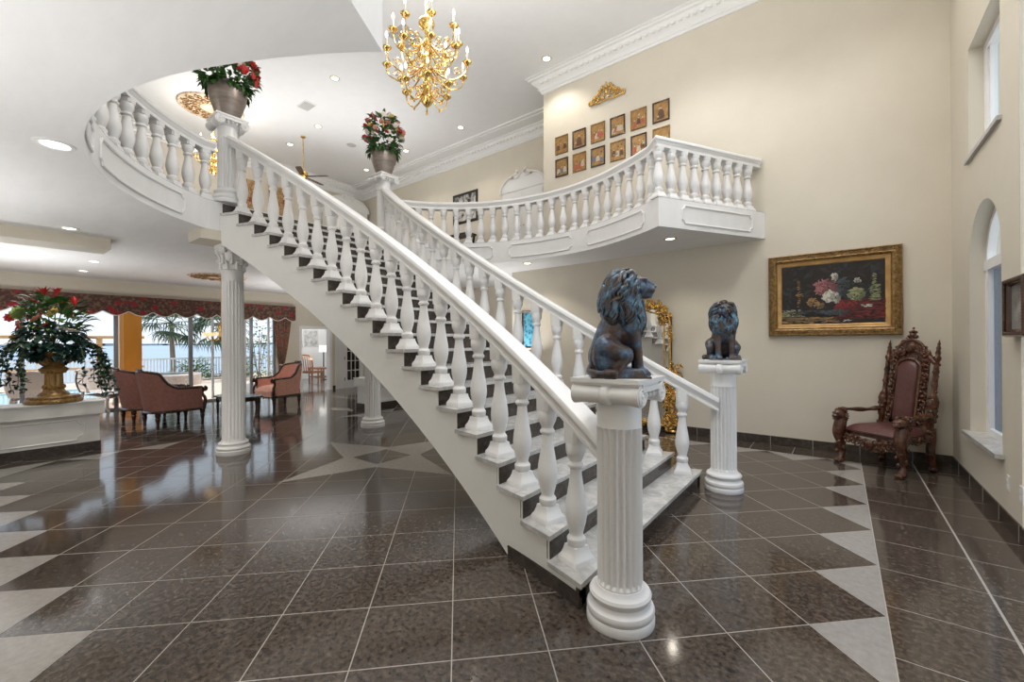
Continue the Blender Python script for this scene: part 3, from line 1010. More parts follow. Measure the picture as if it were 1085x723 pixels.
for k, (x, y, w, l, lab) in enumerate(((-5.85, 4.63, .42, .42, 'dark square return vent in the high ceiling behind the chandelier'), (-9.27, 4.64, .40, .26, 'small grey supply vent in the high ceiling left of the fan'))):
    r = thing('ceiling_vent', lab, 'vent', (x, y, ZT), group='ceiling vents')
    b = MB(); b.box((-w / 2, -l / 2, -.015), (w / 2, l / 2, 0)); b.build('frame', 'trimwhite' if k else 'vent', r)
    b = MB()
    for i in range(7):
        yy = -l / 2 + .03 + (l - .06) * i / 6
        b.box((-w / 2 + .03, yy - .012, -.024), (w / 2 - .03, yy + .006, -.015))
    b.build('louvres', 'vent', r)
r = thing('smoke_detector', 'small round brown detector on the high ceiling right of the second bouquet', 'detector', (-9.9, 7.55, ZT))
b = MB(); b.lathe([(.0, -.035), (.05, -.035), (.07, -.02), (.075, 0)], 20); b.build('body', 'ltrim', r)
r = thing('speaker_grille', 'flat round speaker grille in the high ceiling beside the fan', 'speaker', (-10.2, 6.3, ZT))
b = MB(); b.lathe([(.0, -.008), (.11, -.008), (.12, 0)], 24); b.build('grille', 'vent', r)

def medallion(loc, R, label):
    r = thing('ceiling_medallion', label, 'medallion', loc, group='gilded ceiling medallions')
    b = MB(); b.lathe([(0, -.03), (R * .25, -.03), (R * .8, -.018), (R * .93, -.02), (R, -.03), (R * 1.03, -.012), (R * 1.03, 0)], 48); b.build('disc', 'medallion', r)
    b = MB(); rn = random.Random(3)
    for k in range(16):
        a = 2 * pi * k / 16
        for (r0, sz, sg) in ((R * .48, R * .17, 1), (R * .78, R * .14, -1)):
            cx, cy = r0 * cos(a), r0 * sin(a)
            pts = []
            for i in range(16):
                w = a + sg * i / 15 * 1.5 * 2 * pi; q = sz * (1 - i / 15 * .8)
                pts.append((cx + q * cos(w), cy + q * sin(w), -.028))
            b.tube(pts, [.014 * (1 - .5 * i / 15) for i in range(16)], 5)
    b.build('scrollwork', 'gilt', r)
    return r
medallion((-11.0, 3.38, ZT), .60, 'round gilded medallion on the high ceiling left of the big flowerpot')
medallion((-10.75, 3.40, ZC), .52, 'round gilded medallion on the low ceiling behind the fluted column')

# ------------------------------------------------------------------ chandeliers
def curve3(pts, n):
    """Catmull-Rom through pts"""
    P = [Vector(p) for p in pts]; P = [P[0] * 2 - P[1]] + P + [P[-1] * 2 - P[-2]]
    out = []
    for i in range(1, len(P) - 2):
        for k in range(n):
            t = k / n
            a, b_, c, d = P[i - 1], P[i], P[i + 1], P[i + 2]
            out.append(.5 * ((2 * b_) + (c - a) * t + (2 * a - 5 * b_ + 4 * c - d) * t * t + (3 * b_ - a - 3 * c + d) * t ** 3))
    out.append(P[-2])
    return out

def make_chandelier(loc, chain, label):
    r = thing('chandelier', label, 'chandelier', loc, group='brass chandeliers')
    b = MB()
    b.lathe([(0, -.10), (.012, -.09), (.03, -.07), (.055, -.045), (.07, -.02), (.06, .01), (.045, .025), (.06, .045), (.062, .10), (.05, .115), (.055, .13), (.062, .16), (.06, .20), (.045, .22),
             (.035, .24), (.05, .27), (.065, .31), (.06, .36), (.04, .39), (.032, .43), (.045, .46), (.06, .50), (.05, .55), (.03, .58), (.025, .65), (.05, .68), (.06, .71), (.045, .74), (.022, .77),
             (.022, .85), (.04, .88), (.085, .92), (.10, .96), (.09, 1.0), (.05, 1.03), (.02, 1.06), (.012, 1.09)], 28)
    b.build('stem', 'brass', r)
    b = MB()
    n = int(chain / .045)
    for i in range(n):
        z = 1.08 + (i + .5) * chain / n
        h = chain / n * .68
        pts = [(0.016 * cos(t) if i % 2 else 0, 0 if i % 2 else .016 * cos(t), z + h * sin(t)) for t in [2 * pi * k / 10 for k in range(10)]]
        b.tube(pts, .0045, 5, closed=True)
    b.lathe([(.012, 1.08 + chain - .05), (.06, 1.08 + chain - .035), (.08, 1.08 + chain)], 20)
    b.build('chain', 'brass', r)
    tiers = [(10, .50, .42, .46, .0), (8, .40, .72, .80, .2), (6, .29, .12, .15, .35)]
    for (n, R, zh, ze, ph) in tiers:
        pts = curve3([(.05, 0, zh), (R * .30, 0, zh - .10), (R * .62, 0, zh - .17), (R * .92, 0, zh - .10), (R * 1.0, 0, ze - .05), (R, 0, ze)], 6)
        a_ = MB(); a_.tube(pts, [.011 - .004 * i / (len(pts) - 1) for i in range(len(pts))], 7)
        # secondary scroll
        sp = []
        for i in range(22):
            w = i / 21 * 1.7 * 2 * pi + pi; q = R * .16 * (1 - .8 * i / 21)
            sp.append((R * .42 + q * cos(w), 0, zh - .02 + q * sin(w)))
        a_.tube(sp, .007, 6)
        sp = []
        for i in range(18):
            w = -i / 17 * 1.5 * 2 * pi; q = R * .10 * (1 - .8 * i / 17)
            sp.append((R * .74 + q * cos(w), 0, zh - .05 + q * sin(w)))
        a_.tube(sp, .006, 6)
        a_.ball((R * .62, 0, zh - .19), (.014, .014, .022), 8, 6)
        arm_me = a_.mesh('arm', 'brass')
        c_ = MB(); c_.lathe([(0, -.075), (.008, -.07), (.014, -.055), (.007, -.04), (.018, -.03), (.03, -.018), (.052, .0), (.056, .010), (.050, .013), (.022, .004), (.015, .025), (.017, .04)], 18)
        cup_me = c_.mesh('drip_cup', 'brass')
        k_ = MB(); k_.lathe([(.0125, .035), (.0125, .125), (.010, .128)], 12); can_me = k_.mesh('candle', 'candle')
        u_ = MB(); u_.lathe([(.004, .125), (.012, .140), (.0155, .158), (.012, .180), (.006, .200), (0, .212)], 12); bul_me = u_.mesh('bulb', 'bulb')
        for k in range(n):
            a = 2 * pi * k / n + ph
            o = bpy.data.objects.new('arm', arm_me); COL.objects.link(o); o.parent = r; o.rotation_euler = (0, 0, a)
            for nm, me in (('drip_cup', cup_me), ('candle', can_me), ('bulb', bul_me)):
                c = bpy.data.objects.new(nm, me); COL.objects.link(c); c.parent = o; c.location = (R, 0, ze)
    return r
zc0 = 4.40
ch = make_chandelier((VX + .04, VY + .02, zc0), (ZT - zc0) / .95 - 1.08, 'big brass candle chandelier hanging over the staircase void')
ch.scale = (.97, .97, .95)
c2 = clone(ch, (-10.9, 3.38, 5.30), .2, 'brass chandelier upstairs at far left, glimpsed between the balusters', .72)
for o in c2.children:
    if o.name.startswith('chain'):
        k_ = ((ZT - 5.30) / .72 - 1.08) / ((ZT - zc0) / .95 - 1.08)
        o.scale = (1, 1, k_); o.location = (0, 0, 1.08 * (1 - k_))
point('chandelier_glow', (VX, VY, 5.75), 90, (1, .96, .91), r=.4)
point('chandelier_glow_upstairs', (-10.9, 3.38, 6.1), 40, r=.35)

def living_chandelier():
    x, y = -10.78, 3.47
    r = thing('pendant_chandelier', 'small gilt bowl chandelier hanging on a long chain behind the fluted column', 'chandelier', (x, y, 1.56))
    b = MB(); b.lathe([(0, -.04), (.02, -.03), (.012, 0), (.03, .02), (.05, .05), (.06, .12), (.045, .2), (.06, .28), (.08, .34), (.05, .40), (.02, .44), (.012, .47)], 20); b.build('stem', 'gold', r)
    b = MB(); b.tube([(0, 0, .45), (0, 0, ZC - 1.56 - .03)], .008, 8); b.lathe([(.03, ZC - 1.56 - .06), (.07, ZC - 1.56 - .03)], 16); b.build('rod', 'gold', r)
    for k in range(5):
        a = 2 * pi * k / 5 + .3
        m = MB()
        pts = curve3([(.04, 0, .12), (.14, 0, .03), (.24, 0, .05), (.27, 0, .12)], 6)
        m.tube(pts, .011, 6); o = m.build('arm', 'gold', r); o.rotation_euler = (0, 0, a)
        m = MB(); m.lathe([(.01, .11), (.06, .125), (.085, .17), (.09, .19), (.08, .19), (.055, .14), (0, .13)], 16, c=(.27, 0, 0)); q = m.build('bowl_shade', 'shade_warm' if 'shade_warm' in M else 'shade', o)
M['shade_warm'] = emissive('warm_glass_shade', (1.0, .72, .36), .9)
living_chandelier()

# ------------------------------------------------------------------ ceiling fan
def fan():
    r = thing('ceiling_fan', 'brass-rod ceiling fan with brown blades hanging upstairs', 'ceiling fan', (-10.74, 5.28, 5.74))
    b = MB(); b.lathe([(.02, .98), (.055, .985), (.06, 1.01)], 20); b.build('canopy', 'gold', r)
    b = MB(); b.tube([(0, 0, .15), (0, 0, 1.0)], .014, 10); b.build('rod', 'gold', r)
    b = MB(); b.lathe([(0, -.09), (.05, -.085), (.09, -.05), (.11, 0), (.11, .07), (.09, .11), (.05, .14), (.03, .17)], 24); b.build('motor', 'gold', r)
    for k in range(5):
        a = 2 * pi * k / 5 + .62
        m = MB(); m.prism([(.10, -.045), (.18, -.055), (.50, -.07), (.62, -.065), (.64, 0), (.62, .065), (.50, .07), (.18, .055), (.10, .045)], -.005, .005)
        o = m.build('blade', 'darkwood', r); o.rotation_euler = (rad(9), 0, a)
fan()

# ------------------------------------------------------------------ lions
def lion_meshes():
    b = MB()
    def cap(p, q, r0, r1, n=7):
        p, q = Vector(p), Vector(q)
        for i in range(n + 1):
            t = i / n
            b.ball(p.lerp(q, t), r0 + (r1 - r0) * t, 14, 9)
    # trunk: back rises steeply from the rump to the withers
    cap((-.105, 0, .105), (-.060, 0, .225), .100, .092); cap((-.060, 0, .225), (.005, 0, .335), .092, .085)
    cap((.035, 0, .235), (.040, 0, .330), .085, .090)
    b.ball((.055, 0, .275), (.062, .075, .10))
    cap((.005, 0, .34), (.06, 0, .44), .080, .070)
    for s in (-1, 1):
        b.ball((-.085, s * .080, .115), (.098, .052, .108))                     # haunch
        cap((-.10, s * .088, .15), (.020, s * .108, .115), .060, .046)          # thigh to knee
        cap((.020, s * .108, .115), (-.035, s * .110, .045), .042, .030)        # shank
        cap((-.035, s * .110, .030), (.075, s * .112, .026), .028, .027)        # hind foot
        b.ball((.095, s * .112, .026), (.036, .030, .026))
        for t in (-1, 0, 1): b.ball((.120, s * .112 + t * .017, .018), (.017, .010, .016), 8, 6)
        b.ball((.060, s * .068, .275), (.050, .040, .075))                      # shoulder
        cap((.072, s * .062, .255), (.098, s * .058, .130), .040, .030)         # foreleg
        cap((.098, s * .058, .130), (.108, s * .057, .040), .029, .027)
        b.ball((.128, s * .057, .026), (.040, .032, .026))
        for t in (-1, 0, 1): b.ball((.158, s * .057 + t * .018, .019), (.018, .011, .017), 8, 6)
    # head
    b.ball((.098, 0, .470), (.066, .060, .062))
    cap((.130, 0, .462), (.192, 0, .453), .038, .026)
    cap((.130, 0, .430), (.178, 0, .424), .028, .017)                            # lower jaw
    b.ball((.186, 0, .422), (.018, .020, .013))                                  # chin
    b.ball((.217, 0, .468), (.011, .019, .011), 10, 7)                           # nose
    for s in (-1, 1):
        b.ball((.196, s * .017, .449), (.022, .016, .015), 10, 7)                # whisker pads
        b.ball((.142, s * .032, .503), (.030, .016, .011), 10, 7)                # brow
        b.ball((.132, s * .046, .455), (.032, .018, .028), 10, 7)                # cheek
        b.ball((.072, s * .074, .528), (.012, .020, .020), 10, 7)                # ear
        b.ball((.158, s * .033, .486), (.007, .006, .006), 8, 6)                 # eye
    cap((.110, 0, .512), (.208, 0, .479), .020, .011)                            # bridge of the nose
    # tail round the base
    tp = curve3([(-.19, .02, .05), (-.20, -.05, .03), (-.15, -.125, .024), (-.06, -.155, .022)], 7)
    for i, p in enumerate(tp): b.ball(p, .018 + (.010 if i > len(tp) - 5 else 0), 9, 6)
    b.box((-.19, -.135, 0), (.165, .135, .010))
    me = b.mesh('lion_raw', 'bronze', fix=False)
    o = bpy.data.objects.new('lion_raw', me); COL.objects.link(o)
    md = o.modifiers.new('r', 'REMESH'); md.mode = 'VOXEL'; md.voxel_size = .005
    sm = o.modifiers.new('s', 'SMOOTH'); sm.factor = .5; sm.iterations = 2
    dg = bpy.context.evaluated_depsgraph_get(); dg.update()
    body = bpy.data.meshes.new_from_object(o.evaluated_get(dg))
    bpy.data.objects.remove(o)
    body.name = 'body'
    for v in body.vertices: v.co.x *= .82
    body.polygons.foreach_set('use_smooth', [True] * len(body.polygons))
    if not body.materials: body.materials.append(M['bronze'])
    # mane: under-mass plus overlapping wavy locks that follow its surface
    m = MB(); rn = random.Random(5)
    E = [((-.002, 0, .438), (.098, .106, .108)), ((.048, 0, .460), (.064, .094, .090)), ((.040, 0, .350), (.098, .106, .118)), ((-.048, 0, .362), (.080, .094, .118)), ((.074, 0, .292), (.074, .084, .098))]
    for c, rr in E: m.ball(c, rr, 20, 14)
    def dist(p):
        best, bi = 1e9, 0
        for k, (c, rr) in enumerate(E):
            e = math.sqrt(sum(((p[q] - c[q]) / rr[q]) ** 2 for q in range(3)))
            d = (e - 1) * min(rr)
            if d < best: best, bi = d, k
        c, rr = E[bi]
        g = Vector([(p[q] - c[q]) / rr[q] ** 2 for q in range(3)]).normalized()
        return best, g
    def lock(p0, flow, L, r, wav, ph):
        p = Vector(p0); pts = []
        n = 13
        for i in range(n):
            for _ in range(3):
                d, g = dist(p); p = p - g * (d - .0065)
            pts.append(p.copy())
            f = Vector(flow) + Vector((0, 0, -.12 * i))
            f = f - g * f.dot(g)
            if f.length < 1e-4: break
            f.normalize()
            sd = f.cross(g)
            p = p + (f + sd * (wav * sin(ph + i * .95))).normalized() * (L / n)
        n = len(pts)
        if n < 4: return
        m.tube(pts, [r * (.5 + .75 * sin(pi * min(1, (i + .8) / n)) ** .7) * (1 if i < n - 1 else .2) for i in range(n)], 7, sx=1.25)
    # rows of roots: around the face first, then further back over the crown and neck
    for row, (x0, z0, ry, rz, n) in enumerate(((.112, .462, .062, .062, 17), (.095, .466, .080, .080, 20), (.040, .468, .092, .090, 20), (-.005, .455, .098, .092, 20), (-.040, .430, .094, .090, 18), (.060, .395, .085, .080, 15), (.015, .375, .100, .085, 16), (-.04, .37, .095, .08, 14))):
        for k in range(n):
            a = 2 * pi * (k + .5 * (row % 2)) / n
            y, z = ry * sin(a), rz * cos(a)
            if row < 2 and cos(a) < -.80: continue
            fl = (-.9 * max(0, cos(a)) - .35, .35 * sin(a), -.55 - .5 * max(0, -cos(a)))
            lock((x0 - .02 * max(0, cos(a)), y, z0 + z), fl, rn.uniform(.14, .21), rn.uniform(.0095, .0135), rn.uniform(.55, 1.0), rn.uniform(0, 6.28))
    for k in range(26):     # chest locks
        a = (k / 25 - .5) * 2.6
        lock((.115, .09 * sin(a), .39 + rn.uniform(-.06, .02)), (.15, .25 * sin(a), -1), rn.uniform(.09, .15), rn.uniform(.008, .0105), .5, rn.uniform(0, 6))
    m.v = [(x * .82, y, z) for x, y, z in m.v]
    mane = m.mesh('mane', 'mane', sharp=60, fix=False)
    return body, mane
LB, LM = lion_meshes()
def lion(loc, rz, sc, label):
    r = thing('lion_statue', label, 'lion statue', loc, rz, 'bronze lions on the stair pedestals', sc)
    o = bpy.data.objects.new('body', LB); COL.objects.link(o); o.parent = r
    o = bpy.data.objects.new('mane', LM); COL.objects.link(o); o.parent = r
    return r
lion((P1[0] + .01, P1[1] - .0, 1.31), math.atan2(.50, .87), 1.03, 'blue-brown bronze lion seen in profile on the nearest pedestal')
lion((P2[0] + .0, P2[1], 1.31), math.atan2(-.92, .38), 1.05, 'blue-brown bronze lion facing forward on the farther pedestal')

# ------------------------------------------------------------------ foliage helpers
def leaf(b, p, d, L, w, up=Vector((0, 0, 1)), bend=.25):
    d = Vector(d).normalized(); s = d.cross(up)
    if s.length < .05: s = Vector((1, 0, 0))
    s.normalize(); n = s.cross(d).normalized()
    p = Vector(p)
    m1 = p + d * (L * .38) + n * (L * .08); m2 = p + d * (L * .72) + n * (L * .02); t = p + d * L - n * (L * bend)
    b.add([p, m1 + s * w, m1 - n * w * .35, m1 - s * w, m2 + s * w * .72, m2 - n * w * .3, m2 - s * w * .72, t],
          [(0, 1, 2), (0, 2, 3), (1, 4, 5, 2), (2, 5, 6, 3), (4, 7, 5), (5, 7, 6)])
def bloom(b, c, r, rn, n=9, rows=2):
    c = Vector(c)
    ax = Vector((rn.uniform(-1, 1), rn.uniform(-1, 1), rn.uniform(.1, 1))).normalized()
    u = ax.orthogonal().normalized(); v = ax.cross(u)
    for row in range(rows):
        rr = r * (1 - .38 * row); lift = .25 + .5 * row
        for k in range(n - 2 * row):
            a = 2 * pi * (k + .4 * row) / (n - 2 * row)
            d = u * cos(a) + v * sin(a) + ax * lift
            leaf(b, c, d, rr, rr * .42, ax, -.05)
    b.ball(c + ax * r * .15, r * .22, 7, 5)

def pot_mb(R=.235, H=.40):
    b = MB()
    k = R / .235; h = H / .40
    b.lathe([(.0, 0), (.115 * k, 0), (.125 * k, .008 * h), (.135 * k, .03 * h), (.175 * k, .12 * h), (.215 * k, .23 * h), (.232 * k, .31 * h), (.232 * k, .36 * h), (.222 * k, .39 * h), (.226 * k, .40 * h), (.235 * k, .405 * h), (.215 * k, .405 * h), (.20 * k, .36 * h), (0, .35 * h)], 36)
    return b
PH = .44
def bouquet(loc, seed, label, H, Rr, cols):
    r = thing('potted_bouquet', label, 'potted flowers', loc, rz=0, group='bouquets on the stair-head pedestals')
    pot_mb(.225, PH).build('pot', 'pot', r)
    rn = random.Random(seed)
    b = MB()
    def shell(z): return Rr * math.sqrt(max(.03, 1 - ((z - PH - H * .42) / (H * .62)) ** 2))
    for i in range(420):
        th = rn.uniform(0, 2 * pi); z = PH - .04 + H * rn.uniform(0, 1.0) ** 1.15
        q = shell(z) * rn.uniform(.5, .98)
        leaf(b, (q * cos(th), q * sin(th), z), (cos(th), sin(th), rn.uniform(-.5, .8)), rn.uniform(.07, .12), rn.uniform(.022, .036), bend=rn.uniform(0, .4))
    for i in range(70):
        th = rn.uniform(0, 2 * pi)
        leaf(b, (.19 * cos(th), .19 * sin(th), PH), (cos(th), sin(th), rn.uniform(-.9, .2)), rn.uniform(.10, .17), .036, bend=.4)
    b.build('foliage', 'leaf', r, sharp=80, fix=False)
    for (mt, n, nm) in cols:
        for i in range(n):
            th = rn.uniform(-1.9, 1.6) if seed == 11 else rn.uniform(0, 2 * pi); z = PH + .05 + H * rn.uniform(.08, .95)
            if seed == 11: th = rn.uniform(.1, 1.5) if nm == 'red_bloom' else rn.uniform(-1.0, .5)
            q = shell(z) * rn.uniform(.98, 1.10)
            m = MB(); bloom(m, (0, 0, 0), rn.uniform(.045, .068), rn)
            o = m.build(nm, mt, r, sharp=80, fix=False); o.location = (q * cos(th), q * sin(th), z)
    return r
bouquet((*Q1, ZP), 11, 'grey pot of red and white blooms on the left stair-head pedestal, its top cut off', .50, .34, [('redpetal', 26, 'red_bloom'), ('whitepetal', 14, 'white_bloom')])
bouquet((*Q2, ZP), 12, 'grey pot with a rounded red and cream bouquet on the right stair-head pedestal', .66, .31, [('redpetal', 18, 'red_bloom'), ('whitepetal', 20, 'white_bloom'), ('coralpetal', 16, 'salmon_bloom'), ('yellowpetal', 7, 'yellow_bloom')])

def tropical():
    r = thing('flower_urn', 'gilt pedestal urn of tropical flowers and trailing ivy on the left parapet', 'flower arrangement', (-8.62, .76, .705))
    rn = random.Random(21)
    b = MB(); b.lathe([(0, 0), (.27, 0), (.285, .015), (.285, .04), (.27, .055), (.26, .06), (.262, .085), (.25, .10), (.16, .105), (.15, .13), (.13, .15)], 36, sx=1.0); b.build('foot', 'gilt', r)
    b = MB(); b.lathe([(.125, .14), (.11, .17), (.095, .20), (.09, .40), (.10, .42), (.14, .44), (.15, .47), (.12, .49), (.10, .51)], 32, flute=(12, .02, 2, 3))
    for k in range(12):
        a = 2 * pi * k / 12
        b.ball((.105 * cos(a), .105 * sin(a), .43), (.022, .022, .025), 8, 6); b.ball((.098 * cos(a), .098 * sin(a), .22), (.02, .02, .03), 8, 6)
    b.build('stem_column', 'giltsmooth', r)
    b = MB(); b.lathe([(.10, .50), (.14, .54), (.18, .60), (.20, .66), (.205, .70), (.19, .70), (.16, .64), (0, .60)], 36)
    for k in range(18):
        a = 2 * pi * k / 18
        leaf(b, (.15 * cos(a), .15 * sin(a), .53), (cos(a) * .7, sin(a) * .7, .8), .17, .035, bend=.3)
    b.build('bowl', 'gilt', r)
    b = MB()      # ivy mass and trails
    for i in range(400):
        th = rn.uniform(0, 2 * pi); ph = math.acos(rn.uniform(-.85, .9)); q = rn.uniform(.7, 1.0)
        p = Vector((.30 * q * sin(ph) * cos(th), .33 * q * sin(ph) * sin(th), .86 + .33 * q * cos(ph)))
        leaf(b, p, (cos(th), sin(th), rn.uniform(-1, .3)), rn.uniform(.09, .14), rn.uniform(.032, .05), bend=.3)
    for i in range(90):
        th = rn.uniform(0, 2 * pi); z = rn.uniform(.62, .84)
        leaf(b, (.24 * cos(th), .24 * sin(th), z), (cos(th), sin(th), rn.uniform(-1.2, .1)), rn.uniform(.08, .12), rn.uniform(.03, .042), bend=.3)
    trails = MB()
    for i in range(24):
        th = rn.choice([pi / 2, -pi / 2]) + rn.gauss(0, .6)
        p = Vector((.22 * cos(th), .26 * sin(th), .84)); d = Vector((cos(th), sin(th), .45))
        pts = [p.copy()]
        for k in range(rn.randint(9, 15)):
            d = (d + Vector((rn.uniform(-.25, .25), rn.uniform(-.25, .25), -.42))).normalized()
            p = p + d * .062
            if p.z < .06: break
            pts.append(p.copy())
            for s_ in range(2):
                leaf(b, p, (rn.uniform(-1, 1), rn.uniform(-1, 1), rn.uniform(-1, .2)), rn.uniform(.05, .085), rn.uniform(.022, .034), bend=.2)
        trails.tube(pts, .004, 5)
    b.build('ivy', 'leafdark', r, sharp=80, fix=False)
    trails.build('ivy_stems', 'stem', r)['kind'] = 'stuff'
    b = MB()
    for i in range(130):
        th = rn.uniform(0, 2 * pi); z = rn.uniform(.98, 1.42); q = .36 * math.sqrt(max(.1, 1 - ((z - .95) / .55) ** 2)) * rn.uniform(.4, 1)
        leaf(b, (q * cos(th), q * sin(th), z), (cos(th) * .8, sin(th) * .8, rn.uniform(.1, 1.1)), rn.uniform(.10, .20), rn.uniform(.03, .055), bend=.3)
    b.build('top_leaves', 'leaf', r, sharp=80, fix=False)
    b = MB()
    for i in range(36):
        th = rn.uniform(0, 2 * pi); z = rn.uniform(.95, 1.3); q = .36 * rn.uniform(.6, 1)
        leaf(b, (q * cos(th), q * sin(th), z), (cos(th), sin(th), rn.uniform(0, .8)), rn.uniform(.08, .16), .03)
    b.build('lime_leaves', 'leaflite', r, sharp=80, fix=False)
    # heliconias at the top, fan blooms
    iR = Vector((.79, .61, 0))
    for (u_, z, s_) in ((-.14, 1.44, 1.1), (.05, 1.48, .8), (-.30, 1.30, .9), (.30, 1.32, .95), (-.17, 1.20, .9), (.12, 1.30, .8), (-.36, 1.12, .8), (.24, 1.16, .8), (.02, 1.22, .7)):
        m = MB()
        for k in range(5):
            d = Vector((rn.uniform(-.3, .3), rn.uniform(-.3, .3), 1)) + iR * (k - 2) * .28
            leaf(m, (0, 0, 0), d, .17 * s_, .022 * s_, bend=.1)
            leaf(m, (0, 0, .0), d + Vector((.2, -.2, 0)), .15 * s_, .02 * s_, bend=.1)
        o = m.build('red_heliconia', 'redpetal', r, sharp=80, fix=False); o.location = iR * u_ + Vector((0, 0, z))
        m = MB(); m.tube(curve3([(iR.x * u_, iR.y * u_, z), (iR.x * u_ * .5, iR.y * u_ * .5, z - .25), (0, 0, .75)], 5), .006, 5); m.build('stem', 'stem', r)
    face = Vector((.6, -.79, 0))
    for (u_, f_, z, mt, nm, rr) in ((.26, .24, 1.22, 'yellowpetal', 'yellow_bloom', .085), (.36, .12, .98, 'whitepetal', 'white_bloom', .11), (-.10, .34, 1.02, 'redpetal', 'red_bloom', .06), (.10, .30, 1.14, 'coralpetal', 'pink_bloom', .08),
                                    (-.24, .28, .88, 'yellowpetal', 'yellow_bloom', .06), (-.33, .18, .92, 'yellowpetal', 'yellow_bloom', .055), (-.13, .30, 1.22, 'leaflite', 'lime_bloom', .10), (-.38, .1, 1.08, 'coralpetal', 'pink_bloom', .07), (.22, .3, 1.06, 'redpetal', 'red_bloom', .06), (-.22, .32, 1.16, 'redpetal', 'red_bloom', .07)):
        m = MB(); bloom(m, (0, 0, 0), rr, rn, 8, 2)
        o = m.build(nm, mt, r, sharp=80, fix=False); o.location = iR * u_ + face * f_ + Vector((0, 0, z))
tropical()
r = thing('shell', 'large brown and cream seashell on the parapet behind the stairs', 'shell', (-8.55, 6.02, .705))
b = MB(); b.lathe([(0, 0), (.05, .01), (.11, .05), (.13, .09), (.10, .13), (.06, .17), (.03, .21), (0, .25)], 18, Mx=Matrix.Rotation(.3, 4, 'X'))
for k in range(8): b.ball((.10 * cos(k * .8), .10 * sin(k * .8), .10), (.03, .03, .03), 8, 6)
b.build('body', 'tan', r)

# ------------------------------------------------------------------ scrollwork helper
def scroll(b, c, U, V, size, turns, a0, r, sg=1, n=26, N=None):
    """flat spiral in the plane of U,V"""
    c, U, V = Vector(c), Vector(U), Vector(V)
    pts = []
    for i in range(n):
        t = i / (n - 1); w = a0 + sg * t * turns * 2 * pi; q = size * (1 - .86 * t)
        pts.append(c + U * (q * cos(w)) + V * (q * sin(w)))
    b.tube(pts, [r * (1 - .45 * i / n) for i in range(n)], 7)

# ------------------------------------------------------------------ pictures
def frame_mb(w, h, fw, prof):
    """mitred frame in local XZ, facing -Y; prof [(t across 0..1, depth)] from outer to inner edge"""
    b = MB()
    fr = []
    for (x, z) in ((-1, -1), (1, -1), (1, 1), (-1, 1)):
        fr.append(((x * w / 2, 0, z * h / 2), (-x * fw, 0, -z * fw), (0, -1, 0)))
    P = [(t, d) for t, d in prof] + [(1, .0), (0, .0)]
    b.sweep(P, fr, closed=True)
    return b

